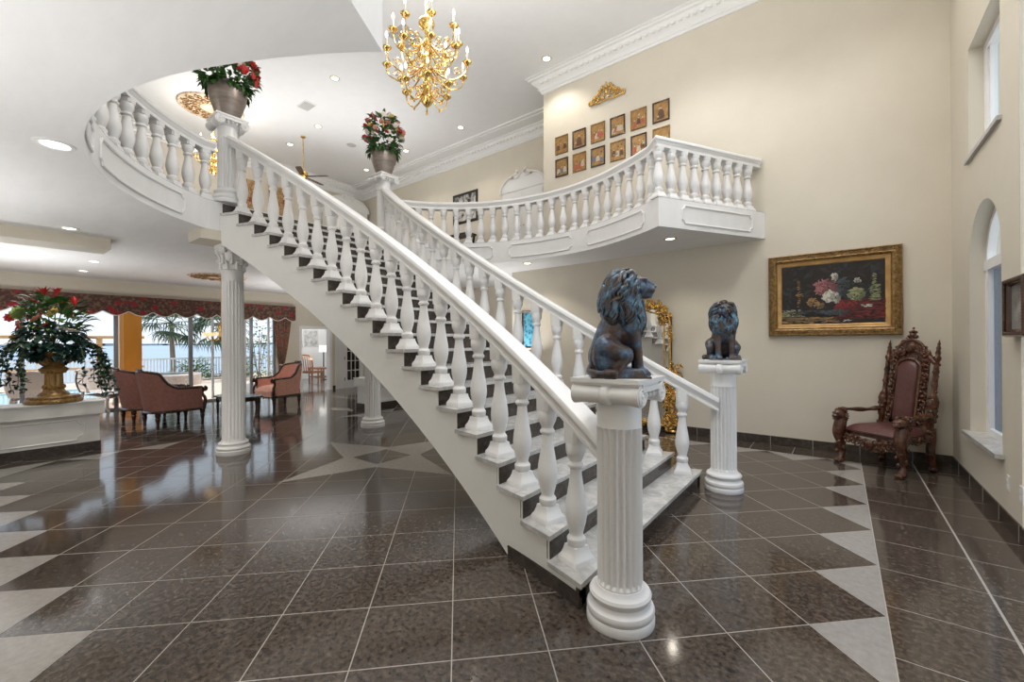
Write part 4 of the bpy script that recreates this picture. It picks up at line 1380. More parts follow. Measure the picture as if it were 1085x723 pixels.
def painting():
    w, h = 1.43, 1.13
    r = thing('painting', 'large dark still-life painting in a wide carved gilt frame on the cream wall', 'painting', (-.095, YB, 2.125))
    b = frame_mb(w, h, .105, [(0, .03), (.05, .055), (.15, .065), (.3, .045), (.55, .05), (.75, .06), (.9, .05), (1, .035)])
    rn = random.Random(2)
    for (n, along) in ((26, 'x'), (20, 'z')):
        for s in (-1, 1):
            for k in range(n):
                t = (k + .5) / n - .5
                if along == 'x': c = (t * (w - .05), -.055, s * (h / 2 - .045)); U, V = (1, 0, 0), (0, 0, s)
                else: c = (s * (w / 2 - .045), -.055, t * (h - .05)); U, V = (0, 0, 1), (s, 0, 0)
                scroll(b, c, U, V, .026, 1.2, rn.uniform(0, 6), .007, 1 if k % 2 else -1, 14)
    b.build('frame', 'gilt', r)
    w2, h2 = w - .2, h - .2
    frame_mb(w2, h2, .062, [(0, .03), (.2, .045), (.5, .036), (.8, .030), (1, .02)]).build('inner_frame', 'giltsmooth', r)
    cw, chh = w2 - .11, h2 - .11
    base = [(.020, .013, .012), (.16, .014, .016), (.46, .44, .37), (.24, .25, .13), (.26, .155, .06), (.26, .10, .105), (.045, .060, .066)]
    mats = []
    for k, c in enumerate(base):
        for q, f_ in enumerate((.45, .8, 1.35)):
            mats.append(noisy(f'oil_paint_{k}_{q}', [(0.3, tuple(v * f_ * .8 for v in c)), (0.7, tuple(min(.8, v * f_ * 1.15) for v in c))], scale=18, rough=.4))
    b = MB(); Y = -.016
    b.cur = 0
    b.face([(-cw / 2, Y, -chh / 2), (cw / 2, Y, -chh / 2), (cw / 2, Y, chh / 2), (-cw / 2, Y, chh / 2)])
    cnt = [0]; rs = random.Random(8)
    def dab(x, z, l, w_, a, mi):
        cnt[0] += 1
        y = Y - .000012 * cnt[0]
        b.cur = mi
        pts = []
        for k in range(8):
            t = 2 * pi * k / 8
            u, v = l * cos(t), w_ * sin(t)
            px = max(-.5, min(.5, x + (u * cos(a) - v * sin(a)))); pz = max(-.5, min(.5, z + (u * sin(a) + v * cos(a)) * 1.25))
            pts.append((px * cw, y, pz * chh))
        b.face(pts)
    def mass(cx, cz, rx, rz, mi, n=60, a=0, sz=.022, dirn=None):
        for _ in range(n):
            t = rs.uniform(0, 2 * pi); q = math.sqrt(rs.random())
            u, v = rx * q * cos(t), rz * q * sin(t)
            lit = (-u / rx * .6 + v / rz * .6) + rs.gauss(0, .35)
            tone = 2 if lit > .35 else (0 if lit < -.35 else 1)
            x, z = cx + u * cos(a) - v * sin(a), cz + u * sin(a) + v * cos(a)
            dab(x, z, sz * rs.uniform(.7, 1.5), sz * rs.uniform(.3, .6), dirn if dirn is not None else rs.uniform(0, pi), mi * 3 + tone)
    def slab_(x0, x1, z0, z1, mi, n=60, sz=.025):
        for _ in range(n): dab(rs.uniform(x0, x1), rs.uniform(z0, z1), sz * rs.uniform(.8, 1.6), sz * .35, rs.uniform(-.25, .25), mi * 3 + rs.choice((0, 1, 1, 2)))
    for _ in range(240): dab(rs.uniform(-.5, .5), rs.uniform(-.5, .5), .05, .02, rs.uniform(0, pi), rs.choice((0, 0, 1, 1, 2, 18)))
    slab_(-.5, .06, -.47, -.38, 4, 80); slab_(-.5, -.27, -.36, -.27, 3, 60, .02); slab_(-.49, -.28, -.27, -.23, 2, 16, .015)
    slab_(.05, .5, -.42, -.12, 1, 260, .022); mass(.16, -.24, .12, .12, 1, 90)
    mass(-.05, .10, .11, .15, 5, 130, .4); mass(.01, -.06, .08, .10, 2, 90, .3)
    mass(.12, .10, .06, .14, 6, 60); mass(.04, .27, .035, .06, 2, 40, 0, .014)
    mass(.24, -.03, .075, .10, 3, 130, 0, .018)
    mass(-.18, -.13, .05, .07, 4, 60, 0, .016); mass(-.11, -.18, .045, .055, 4, 50, 0, .016)
    slab_(-.325, -.30, -.20, .24, 4, 50, .010); slab_(-.35, -.275, -.02, .02, 4, 16, .012)
    slab_(.36, .45, -.14, .10, 3, 90, .014); slab_(.385, .415, .10, .28, 3, 40, .010)
    slab_(-.36, .12, -.33, -.27, 6, 70, .02); mass(.06, -.32, .12, .04, 6, 50); slab_(.28, .38, -.24, -.20, 2, 16, .014)
    mass(.25, .18, .03, .04, 2, 20, 0, .012); slab_(.12, .20, -.46, -.43, 2, 12, .012)
    b.build('canvas', mats, r, fix=False, sharp=180)
painting()

ICON_M = [noisy('icon_gold', [(0.3, (.20, .10, .03)), (0.7, (.46, .27, .085))], scale=14, rough=.35, metal=.3),
          noisy('icon_brown', [(0.3, (.05, .022, .012)), (0.7, (.14, .06, .03))], scale=20, rough=.5),
          noisy('icon_red', [(0.3, (.30, .05, .025)), (0.7, (.50, .13, .06))], scale=20, rough=.5),
          noisy('icon_cream', [(0.3, (.42, .34, .24)), (0.7, (.60, .50, .38))], scale=20, rough=.5),
          noisy('icon_blue', [(0.3, (.08, .10, .14)), (0.7, (.20, .20, .22))], scale=20, rough=.5)]
def icons():
    rn = random.Random(14)
    desc = [['worn gilt icon with faint figures', 'gilt icon with a tall dark angular figure', 'gilt icon with red and cream robes', 'gilt icon with several cream figures', 'gilt icon with a reddish arched figure', 'gilt icon with one dark robed bust'],
            ['gilt icon with pale grey figures', 'gilt icon with vivid red robes', 'gilt icon with a blue-grey cluster', 'gilt icon with a brown enthroned shape', 'gilt icon with a crowded red band', 'gilt icon mostly hidden behind the gallery rail']]
    place = ['at the left end', 'second from the left', 'third from the left', 'fourth from the left', 'fifth from the left', 'at the right end']
    pal = [[(1, 0, 3), (1, 3, 1), (2, 3, 2), (3, 2, 3), (2, 1, 2), (1, 1, 4)], [(3, 4, 3), (2, 2, 3), (4, 3, 4), (1, 3, 1), (2, 3, 1), (1, 2, 1)]]
    for row in range(2):
        for c in range(6):
            w, h = .285, .35
            x = -4.258 + .384 * c; z = 5.335 if row == 0 else 4.895
            r = thing('icon_picture', f'{desc[row][c]}, {place[c]} of the {"upper" if row == 0 else "lower"} row', 'icon', (x, YB, z), group='small gilt icons above the gallery')
            frame_mb(w, h, .026, [(0, .015), (.2, .026), (.7, .022), (1, .014)]).build('frame', 'darkwood' if (c + row) % 2 else 'gilt', r)
            b = MB(); W, H = w / 2 - .024, h / 2 - .024; Y = -.011
            b.face([(-W, Y, -H), (W, Y, -H), (W, Y, H), (-W, Y, H)])
            p = pal[row][c]; k = 0
            nf = 1 if c in (1, 5) and row == 0 else rn.randint(2, 4)
            for f in range(nf):
                k += 1; y = Y - .0005 * k
                cx = 0 if nf == 1 else (-.6 + 1.2 * f / (nf - 1)) * W
                s = 1.0 if nf == 1 else .62; zb = -.85 * H + rn.uniform(0, .35) * H * (nf > 1)
                b.cur = p[f % 3] or 1
                b.face([(cx - .55 * W * s, y, zb), (cx + .55 * W * s, y, zb), (cx + .42 * W * s, y, zb + .8 * H * s), (cx + .12 * W * s, y, zb + 1.1 * H * s), (cx - .12 * W * s, y, zb + 1.1 * H * s), (cx - .42 * W * s, y, zb + .75 * H * s)])
                b.cur = 3 if p[f % 3] != 3 else 1
                b.face([(cx + .16 * W * s * cos(t), y - .0003, zb + 1.22 * H * s + .17 * W * s * sin(t)) for t in [2 * pi * q / 10 for q in range(10)]])
            for f in range(4):
                k += 1; b.cur = rn.choice([1, 2, 3, 4]); cx, cz = rn.uniform(-.7, .7) * W, rn.uniform(-.8, .8) * H
                s = rn.uniform(.10, .2) * W
                b.face([(cx - s, Y - .0004 * k, cz - s * .6), (cx + s, Y - .0004 * k, cz - s), (cx + s * .7, Y - .0004 * k, cz + s)])
            b.build('panel', ICON_M, r, fix=False, sharp=180)
icons()

def wall_crest():
    r = thing('wall_crest', 'openwork gilt scroll crest on the cream wall above the icons', 'wall ornament', (-3.31, YB, 5.86))
    b = MB()
    Y = -.03
    U, V = (1, 0, 0), (0, 0, 1)
    b.tube(curve3([(-.34, Y, .02), (-.15, Y, .0), (0, Y, .015), (.15, Y, .0), (.34, Y, .02)], 6), .015, 7)
    for s in (-1, 1):
        scroll(b, (s * .31, Y, .045), U, V, .045, 1.4, -pi / 2, .014, s)
        scroll(b, (s * .20, Y, .075), U, V, .06, 1.5, pi, .014, -s)
        scroll(b, (s * .105, Y, .12), U, V, .07, 1.5, 0, .014, s)
        scroll(b, (s * .06, Y, .22), U, V, .05, 1.4, pi / 2, .013, -s)
        scroll(b, (s * .15, Y, .175), U, V, .045, 1.3, pi / 2, .012, s)
        b.tube(curve3([(s * .33, Y, .03), (s * .22, Y, .14), (s * .12, Y, .20), (s * .06, Y, .29)], 6), .013, 7)
        for q in ((.24, .12), (.16, .05), (.05, .06), (.09, .26)): b.ball((s * q[0], Y, q[1]), (.022, .018, .026), 8, 6)
    b.ball((0, Y, .16), (.032, .022, .05)); b.ball((0, Y, .25), (.025, .02, .035)); b.ball((0, Y, .31), (.014, .014, .028))
    b.build('scrollwork', 'gold', r)
    b = MB()
    for x in (-.2, 0, .2): b.box((x - .01, -.03, .01), (x + .01, 0, .03))
    b.build('hanger', 'gold', r)
wall_crest()

def wall_picture_right():
    r = thing('framed_print', 'small print in a dark carved frame on the right wall', 'picture', (XR, 4.65, 1.733), rz=-pi / 2)
    b = frame_mb(.47, .44, .06, [(0, .045), (.2, .065), (.5, .055), (.8, .05), (1, .03)])
    for k in range(18):
        for s in (-1, 1):
            b.ball((-.2 + .4 * k / 17, -.058, s * .193), (.013, .008, .013), 8, 6); b.ball((s * .208, -.058, -.18 + .36 * k / 17), (.013, .008, .013), 8, 6)
    b.build('frame', 'darkwood', r)
    b = MB(); b.face([(-.18, -.025, -.165), (.18, -.025, -.165), (.18, -.025, .165), (-.18, -.025, .165)])
    b.build('mat_board', noisy('grey_mat', [(0.3, (.18, .17, .16)), (0.7, (.26, .25, .23))], scale=10), r, fix=False)
    b = MB(); b.face([(-.11, -.027, -.11), (.11, -.027, -.11), (.11, -.027, .11), (-.11, -.027, .11)])
    b.build('print', noisy('etching', [(0.35, (.08, .075, .07)), (0.6, (.36, .34, .31))], scale=9), r, fix=False)
wall_picture_right()
for y, lab in ((5.035, 'wall outlet low on the right wall, nearer the arched window'), (4.721, 'wall outlet low on the right wall, at the picture edge')):
    r = thing('wall_outlet', lab, 'outlet', (XR, y, .362), group='outlets on the right wall')
    b = MB(); b.box((-.008, -.037, -.06), (0, .037, .06)); b.build('plate', 'plate', r)
    b = MB(); b.box((-.011, -.018, .010), (-.008, .018, .040)); b.box((-.011, -.018, -.040), (-.008, .018, -.010)); b.build('socket', 'trimwhite', r)

def blue_picture():
    r = thing('blue_artwork', 'tall blue glass artwork with brown edges on the wall under the gallery, behind the balusters', 'artwork', (-5.03, YB, 1.76))
    frame_mb(.42, .78, .045, [(0, .02), (.3, .035), (1, .02)]).build('frame', 'darkwood', r)
    b = MB(); b.face([(-.18, -.015, -.36), (.18, -.015, -.36), (.18, -.015, .36), (-.18, -.015, .36)])
    b.build('panel', noisy('blue_mosaic', [(0.1, (.01, .03, .06)), (0.3, (.03, .17, .30)), (0.6, (.12, .38, .48))], scale=14, kind='voronoi', rough=.3), r, fix=False)
blue_picture()

# ------------------------------------------------------------------ rococo mirror
def rococo_mirror():
    r = thing('gilt_mirror', 'tall mirror in a gilded rococo frame on the floor by the back wall', 'mirror', (-2.78, YB - .02, 0))
    Y = -.05
    out = [(-.58, .86), (-.58, 1.80)] + [(-.58 + .10 * (1 - cos(t)), 1.80 + .22 * sin(t)) for t in (rad(30), rad(60), rad(90))] + [(-.25, 2.08), (0, 2.14), (.25, 2.08), (.48, 2.02)] + [(.58 - .10 * (1 - cos(t)), 1.80 + .22 * sin(t)) for t in (rad(60), rad(30))] + [(.58, 1.80), (.58, .86)]
    b = MB(); b.prism([(-.56, .80), (.56, .80), (.56, 1.82), (.46, 2.02), (.2, 2.08), (0, 2.12), (-.2, 2.08), (-.46, 2.02), (-.56, 1.82)], Y + .02, Y + .026, 'y')
    b.prism([(-.50, .12), (.50, .12), (.50, .76), (-.50, .76)], Y + .02, Y + .026, 'y')
    b.build('mirror_glass', 'mirror', r, sharp=10)
    b = MB(); b.box((-.60, Y + .03, .04), (.60, Y + .066, 1.95)); b.build('backing', 'darkwood', r)
    b = MB(); rn = random.Random(9)
    U, V = (1, 0, 0), (0, 0, 1)
    P3 = [(x, Y, z) for x, z in out]
    b.tube(P3, .020, 8); b.tube([(x * .83, Y + .01, z - .07 if z > 1.9 else z) for x, z in out], .013, 8)
    b.tube([(-.60, Y, .80), (.60, Y, .80)], .026, 8); b.tube([(-.6, Y, .12), (-.3, Y, .09), (0, Y, .14), (.3, Y, .09), (.6, Y, .12)], .028, 8)
    for s in (-1, 1): b.tube([(s * .58, Y, .84), (s * .56, Y, .45), (s * .60, Y, .04)], .03, 8)
    def cluster(cx, cz, rx, rz, n, sz):
        for i in range(n):
            a = rn.uniform(0, 2 * pi); q = math.sqrt(rn.random())
            c = (cx + rx * q * cos(a), Y - rn.uniform(.0, .06), cz + rz * q * sin(a))
            scroll(b, c, U, V, sz * rn.uniform(.6, 1.1), rn.uniform(1, 1.6), rn.uniform(0, 6), .012 * sz / .06, rn.choice((-1, 1)), 16)
            if i % 2 == 0:
                w = rn.uniform(0, 2 * pi)
                leaf(b, (c[0], c[1] - .02, c[2]), (cos(w), -.35, sin(w)), sz * 1.5, sz * .4, Vector((0, -1, 0)))
            if i % 3 == 0: b.ball((c[0], c[1] - .02, c[2]), sz * .26, 8, 6)
    for s in (-1, 1):
        cluster(s * .50, 1.93, .13, .13, 16, .06)
        cluster(s * .30, 2.09, .14, .07, 12, .055)
        cluster(s * .60, 1.62, .06, .10, 6, .05)
        cluster(s * .62, 1.02, .12, .17, 22, .065)
        cluster(s * .58, .55, .10, .22, 22, .07)
        cluster(s * .60, .20, .13, .13, 18, .065)
        b.ball((s * .60, Y - .02, .035), (.10, .05, .035))
    cluster(0, 2.20, .22, .09, 18, .06); cluster(0, .80, .4, .04, 14, .05); cluster(0, .12, .3, .05, 12, .05)
    b.build('frame', 'gold', r, fix=False, sharp=60)
rococo_mirror()

# ------------------------------------------------------------------ throne
def throne():
    r = thing('throne_chair', 'carved mahogany throne with oxblood leather seat in the corner by the arched window', 'chair', (.46, 6.65, 0), rad(-38.3))
    rn = random.Random(31)
    # front is -Y, width along X
    W, F, Bk = .335, -.30, .235
    def cab(s, y, front):
        b = MB()
        x = s * W * (1 if front else .78)
        if front:
            pts = curve3([(x, y, .56), (x, y - .025, .46), (x * 1.02, y - .045, .36), (x, y - .015, .24), (x, y + .01, .13), (x, y - .02, .05)], 6)
            rs = []
            n = len(pts)
            for i in range(n):
                t = i / (n - 1); rs.append(.058 - .018 * t + .012 * sin(t * 6))
            b.tube(pts, rs, 12)
            # lion head at the arm front
            b.ball((x, y - .035, .585), (.062, .070, .062)); b.ball((x, y - .095, .57), (.036, .035, .030)); b.ball((x, y - .10, .535), (.028, .028, .014))
            for q in (-1, 1): b.ball((x + q * .03, y - .085, .605), (.018, .014, .014), 8, 6); b.ball((x + q * .05, y - .01, .635), (.018, .014, .022), 8, 6)
            for k in range(20):
                a = 2 * pi * k / 20
                scroll(b, (x + .066 * cos(a), y - .01, .575 + .066 * sin(a)), (cos(a), 0, sin(a)), (0, 1, 0), .026, 1.0, 0, .009, 1, 10)
            for k in range(16):
                z = .50 - .024 * k; a = k * 2.4
                b.ball((x + .045 * cos(a), y - .02 + .045 * sin(a), z), (.022, .020, .026), 8, 6)
            for q in (-1, 0, 1):
                b.ball((x + q * .026, y - .06, .024), (.018, .034, .024), 8, 6)
            b.ball((x, y - .02, .035), (.048, .05, .035))
        else:
            pts = curve3([(x, y, .50), (x, y, .36), (x, y - .015, .22), (x, y + .02, .10), (x, y + .035, .0)], 6)
            b.tube(pts, [.045 - .010 * i / (len(pts) - 1) for i in range(len(pts))], 10)
            b.ball((x, y + .02, .03), (.045, .05, .03))
            for k in range(6): b.ball((x, y - .04, .45 - .05 * k), (.03, .018, .03), 8, 6)
        return b
    for s in (-1, 1):
        cab(s, F, True).build('leg', 'carved', r, sharp=70); cab(s, Bk, False).build('leg', 'carved', r, sharp=70)
    # seat
    b = MB(); b.prism([(-W, F + .02), (W, F + .02), (W * .8, Bk), (-W * .8, Bk)], .36, .42)
    for s in (-1, 1):
        for k in range(7):
            y = F + .05 + k * .08
            scroll(b, (s * (W * (1 - .2 * k / 7) + .01), y, .375), (0, 1, 0), (0, 0, 1), .04, 1.2, rn.uniform(0, 6), .012, rn.choice((-1, 1)), 14)
    for k in range(11):
        x = -W + .06 + k * (2 * W - .12) / 10
        d = .05 * (1 - abs(k - 5) / 5)
        scroll(b, (x, F + .0, .345 - d), (1, 0, 0), (0, 0, 1), .048, 1.3, rn.uniform(0, 6), .014, 1 if k < 5 else -1, 16)
        scroll(b, (x + .02, F - .005, .29 - d), (1, 0, 0), (0, 0, 1), .036, 1.2, rn.uniform(0, 6), .011, -1 if k < 5 else 1, 14)
        b.ball((x, F - .01, .35 - d), (.022, .016, .024), 8, 6)
    b.ball((0, F - .02, .29), (.05, .025, .055))
    b.build('seat_rail', 'carved', r, sharp=70)
    b = MB()
    rows = []
    for i in range(13):
        v = i / 12
        row = []
        for k in range(13):
            u = k / 12
            e = (1 - (2 * abs(u - .5)) ** 5) * (1 - (2 * abs(v - .5)) ** 5)
            hw_ = (W - .035) * (1 - .20 * v)
            row.append((-hw_ + u * 2 * hw_, F - .005 + v * (Bk - F - .01), .42 + .085 * e ** .5))
        rows.append(row)
    b.grid(rows); b.prism([(-W + .03, F - .01), (W - .03, F - .01), (W * .8 - .03, Bk - .005), (-W * .8 + .03, Bk - .005)], .41, .425)
    b.build('seat', 'leather', r, sharp=60)
    # back
    tilt = Matrix.Translation((0, Bk - .02, .46)) @ Matrix.Rotation(rad(-9), 4, 'X') @ Matrix.Diagonal((.80, 1, 1, 1))
    b = MB(); bw, bh = .135, .80
    outl = [(-bw, .06), (bw, .06), (bw, bh - .10)] + [(bw * cos(t), bh - .10 + .10 * sin(t)) for t in [pi * i / 10 for i in range(1, 10)]] + [(-bw, bh - .10)]
    n = len(outl)
    # cushion with a domed face
    rings = []
    for (k, d) in ((1.0, 0), (.98, -.018), (.86, -.034), (.5, -.042)):
        cx, cz = 0, .43
        rings.append([tilt @ Vector((x * k, -.02 + d, cz + (z - cz) * k)) for x, z in outl])
    vs = [p for q in rings for p in q]; fs = []
    for i in range(3):
        for k in range(n): fs.append((i * n + k, i * n + (k + 1) % n, (i + 1) * n + (k + 1) % n, (i + 1) * n + k))
    fs.append(tuple(3 * n + k for k in range(n)))
    b.add(vs, fs); b.build('back_cushion', 'leather', r, sharp=60)
    b = MB()
    loop = [tilt @ Vector((x * 1.13, -.025, .43 + (z - .43) * 1.045)) for x, z in outl]
    b.tube(loop, .020, 8, closed=True)
    Mt = tilt.to_3x3()
    U, V = (Mt @ Vector((1, 0, 0))).normalized(), Mt @ Vector((0, 0, 1))
    b.box((-.225, .0, .04), (.225, .03, .90), tilt); b.box((-.31, .0, .02), (.31, .03, .12), tilt)
    b.ball(tilt @ Vector((0, .01, .90)), (.155, .016, .15), 18, 11)
    for s in (-1, 1):
        for k in range(15):
            z = .10 + k * .052
            scroll(b, tilt @ Vector((s * .205, -.015, z)), U, V, .036, 1.3, rn.uniform(0, 6), .0125, rn.choice((-1, 1)), 14)
            b.ball(tilt @ Vector((s * (.185 + .03 * (k % 2)), -.025, z + .02)), (.018, .016, .02), 8, 6)
    # crest
    for k in range(26):
        a = pi * (k + .5) / 26
        q = rn.uniform(.55, 1.0)
        scroll(b, tilt @ Vector((.19 * q * cos(a), -.02, .88 + .17 * q * sin(a))), U, V, .042, 1.3, rn.uniform(0, 6), .014, 1 if a < pi / 2 else -1, 14)
        b.ball(tilt @ Vector((.18 * cos(a), -.025, .88 + .16 * sin(a))), (.022, .018, .022), 8, 6)
    b.ball(tilt @ Vector((0, -.03, .95)), (.055, .03, .06))
    for x, z, q in ((0, 1.10, .035), (-.045, 1.085, .024), (.045, 1.085, .024), (0, 1.15, .022), (-.035, 1.14, .018), (.035, 1.14, .018), (0, 1.19, .014)): b.ball(tilt @ Vector((x, -.01, z)), q, 8, 6)
    for s in (-1, 1):
        scroll(b, tilt @ Vector((s * .20, -.02, .90)), U, V, .06, 1.4, pi / 2, .018, s, 18)
        b.tube([tilt @ Vector(p) for p in ((s * .30, .01, .78), (s * .22, .0, .86), (s * .12, .0, .93))], .03, 8)
    b.build('backrest', 'carved', r, sharp=70)
    for s in (-1, 1):
        b = MB()
        Mx = tilt @ Matrix.Translation((s * .315, .012, 0))
        b.lathe([(.038, -.08), (.038, .10), (.052, .12), (.056, .18), (.046, .24), (.060, .28), (.064, .34), (.048, .39), (.030, .42), (.030, .50), (.036, .52), (.030, .55), (.028, .66), (.036, .68), (.028, .71), (.026, .80),
                 (.038, .82), (.038, .85), (.022, .87), (.030, .90), (.020, .93), (.026, .955), (.014, .985), (.018, 1.0), (.006, 1.04), (0, 1.06)], 14, Mx=Mx)
        for k in range(14):
            a = k * 2.3
            b.ball(Mx @ Vector((.045 * cos(a), .045 * sin(a), .12 + .02 * k)), (.020, .020, .022), 8, 6)
        for k in range(8): b.ball(Mx @ Vector((.026 * cos(k * 1.9), .026 * sin(k * 1.9), .45 + .045 * k)), (.014, .014, .016), 8, 6)
        b.build('post', 'carved', r, sharp=70)
        b = MB()
        b.tube(curve3([(s * .262, Bk - .03, .655), (s * .31, .05, .635), (s * .345, F + .10, .645), (s * .34, F - .03, .640)], 6), [.024 + .006 * sin(i) for i in range(19)], 10, sx=1.5)
        b.build('armrest', 'carved', r, sharp=70)
throne()

# ------------------------------------------------------------------ sitting area
def armchair(loc, rz, label, fabric='rose', inner='rose'):
    r = thing('armchair', label, 'armchair', loc, rz, 'carved armchairs in the sitting area', 1.08)
    n = 40
    def plan(t, off=0):           # t 0..1 right front -> back -> left front ; front is -Y
        a = -pi * .02 + t * pi * 1.04
        x = (.345 + off) * math.copysign(abs(cos(a)) ** .62, cos(a)); y = -.02 + (.37 + off) * sin(a) ** .8 if sin(a) > 0 else -.02
        if t < .18 or t > .82:
            k = (.18 - t) / .18 if t < .18 else (t - .82) / .18
            y -= .30 * k
        return x, y
    def top(t):
        k = abs(t - .5) * 2
        if k < .45: return .90 + .035 * cos(k / .45 * pi / 2)
        if k < .78: q = (k - .45) / .33; return .90 - .27 * (3 * q * q - 2 * q ** 3)
        return .63 - .02 * (k - .78)
    b = MB(); rows = [[], [], [], []]
    lean = lambda z: .24 * max(0, (z - .35))
    for i in range(n + 1):
        t = i / n
        xo, yo = plan(t, 0); xi, yi = plan(t, -.065)
        k = 1 - min(1, abs(t - .5) * 2.6)
        z = top(t)
        rows[0].append((xo, yo, .255)); rows[1].append((xo * 1.02, yo + lean(z) * max(0, k), z - .015)); rows[2].append((xi * 1.02, yi + lean(z) * max(0, k), z - .015)); rows[3].append((xi, yi, .36))
    b.grid(rows); b.build('upholstered_back', fabric, r, sharp=60)
    b = MB()
    rim = []
    for i in range(n + 1):
        t = i / n; x, y = plan(t, -.03); k = max(0, 1 - min(1, abs(t - .5) * 2.6)); z = top(t)
        rim.append((x * 1.02, y + lean(z) * k, z))
    rim = [(rim[0][0], rim[0][1] - .04, rim[0][2] - .035)] + rim + [(rim[-1][0], rim[-1][1] - .04, rim[-1][2] - .035)]
    b.tube(rim, .027, 8)
    for s in (0, -1):
        c = Vector(rim[s]); scroll(b, c + Vector((0, -.01, .0)), (0, 1, 0), (0, 0, 1), .045, 1.4, pi / 2, .017, 1 if s == 0 else 1)
    b.ball((0, rim[n // 2][1], .955), (.06, .03, .035)); scroll(b, (.07, rim[n // 2][1], .95), (1, 0, 0), (0, 0, 1), .04, 1.2, 0, .012); scroll(b, (-.07, rim[n // 2][1], .95), (1, 0, 0), (0, 0, 1), .04, 1.2, pi, .012, -1)
    b.build('carved_rim', 'darkwood', r, sharp=60)
    b = MB()
    for s in (-1, 1):
        b.tube(curve3([(s * .335, -.36, .60), (s * .325, -.33, .52), (s * .345, -.37, .42), (s * .34, -.36, .25)], 5), .026, 8)
    b.tube([(-.34, -.36, .25), (.34, -.36, .25)], .026, 8)
    loop = [(*plan(i / n, .005), .25) for i in range(n + 1)]
    b.tube(loop, .024, 8)
    for k in range(7): scroll(b, (-.27 + .09 * k, -.375, .225), (1, 0, 0), (0, 0, 1), .03, 1.2, pi / 2, .009, 1 if k < 3 else -1, 12)
    b.build('frame', 'darkwood', r, sharp=60)
    b = MB()
    rowsg = []
    for i in range(11):
        v = i / 10; row = []
        for k in range(11):
            u = k / 10
            e = (1 - (2 * abs(u - .5)) ** 4) * (1 - (2 * abs(v - .5)) ** 4)
            hw = .30 - .05 * max(0, v - .5)
            row.append((-hw + 2 * hw * u, -.40 + v * .66, .36 + .12 * max(0, e) ** .4))
        rowsg.append(row)
    b.grid(rowsg); b.box((-.29, -.385, .25), (.29, .24, .37)); b.build('seat_cushion', inner, r, sharp=60)
    for (x, y) in ((-.31, -.34), (.31, -.34), (-.25, .29), (.25, .29)):
        b = MB(); b.lathe([(.020, 0), (.026, .02), (.020, .04), (.030, .10), (.037, .14), (.027, .16), (.040, .18), (.040, .25)], 12, c=(x, y, 0)); b.build('leg', 'darkwood', r)
    return r
armchair((-10.02, 2.40, 0), rad(188), 'dusty rose armchair with dark carved rim seen from behind, the nearer of the pair')
armchair((-10.86, 2.24, 0), rad(186), 'dusty rose armchair half hidden behind the similar one, by the glass doors')
armchair((-10.70, 4.66, 0), rad(10), 'coral silk armchair facing left beside the tied curtain', 'coral', 'coral')

def coffee_table():
    r = thing('coffee_table', 'dark carved coffee table partly hidden behind the fluted column', 'table', (-9.50, 3.34, 0), 0)
    w, l = .30, .50
    b = MB(); b.prism([(-l, -w + .1), (-l + .1, -w), (l - .1, -w), (l, -w + .1), (l, w - .1), (l - .1, w), (-l + .1, w), (-l, w - .1)], .44, .475); b.build('tabletop', 'darkwood', r)
    b = MB(); b.box((-l + .07, -w + .06, .38), (l - .07, w - .06, .44)); b.build('apron', 'darkwood', r)
    for sx in (-1, 1):
        for sy in (-1, 1):
            b = MB(); b.lathe([(.012, 0), (.02, .02), (.014, .06), (.02, .16), (.028, .28), (.02, .31), (.032, .33), (.032, .42)], 12, c=(sx * (l - .09), sy * (w - .08), 0)); b.build('leg', 'darkwood', r)
coffee_table()

# sliding glass wall
def sliders():
    r = struct(thing('window_3', '', '', (XF, 2.2, 0))); del r['label'], r['category']
    b = MB()
    X0, X1_ = XF - .13, XF - .07
    b.box((X0 - .02, SL[0], 0), (X1_ + .02, SL[1], .045)); b.box((X0 - .02, SL[0], 2.36), (X1_ + .02, SL[1], 2.42))
    for y, w in ((SL[0] + .03, .06), (-.75, .07), (.72, .07), (2.14, .075), (3.56, .085), (4.98, .075), (SL[1] - .03, .06)):
        b.box((X0, y - w / 2, .045), (X1_, y + w / 2, 2.36))
    b.build('window_frame', 'slider', r, world=True)
    b = MB()
    for y, w in ((4.06, .05), (4.79, .14), (5.46, .05)): b.box((X0 - .05, y - w / 2, .045), (X0 + .0, y + w / 2, 2.36))
    b.build('jamb_white', 'trimwhite', r, world=True)
    g = MB(); g.box((XF - .104, SL[0], .04), (XF - .098, SL[1], 2.37)); g.build('pane', 'glass', r, world=True)
sliders()

def valance():
    r = thing('valance', 'long burgundy floral valance with scalloped hem above the glass doors', 'valance', (XF, 2.2, 2.17))
    y0, y1 = YL + .02, 6.10
    Xf = XF + .17
    P = .4345; off = 1.885
    def bot(y):
        ph = ((y - off) / P) % 1.0
        return 2.165 + .105 * (abs(ph - .5) * 2) ** 1.7
    n = 220
    b = MB()
    rows = [[], [], [], [], []]
    for i in range(n + 1):
        y = y0 + (y1 - y0) * i / n
        w = .008 * sin(2 * pi * (y - off) / P)
        z = bot(y)
        rows[0].append((XF + .001, y, 2.615)); rows[1].append((Xf, y, 2.615)); rows[2].append((Xf + w, y, (2.615 + z) / 2)); rows[3].append((Xf + w * 1.5, y, z)); rows[4].append((Xf - .02, y, z + .004))
    b.grid(rows)
    b.box((XF, y1 - .01, bot(y1)), (Xf, y1, 2.615))
    b.build('fabric', 'valance', r, world=True, sharp=60, fix=False)
    b = MB(); b.tube([(Xf + .006, y0 + (y1 - y0) * i / n, bot(y0 + (y1 - y0) * i / n)) for i in range(n + 1)], .011, 6); b.build('cord_trim', 'cream_cord', r, world=True)
valance()

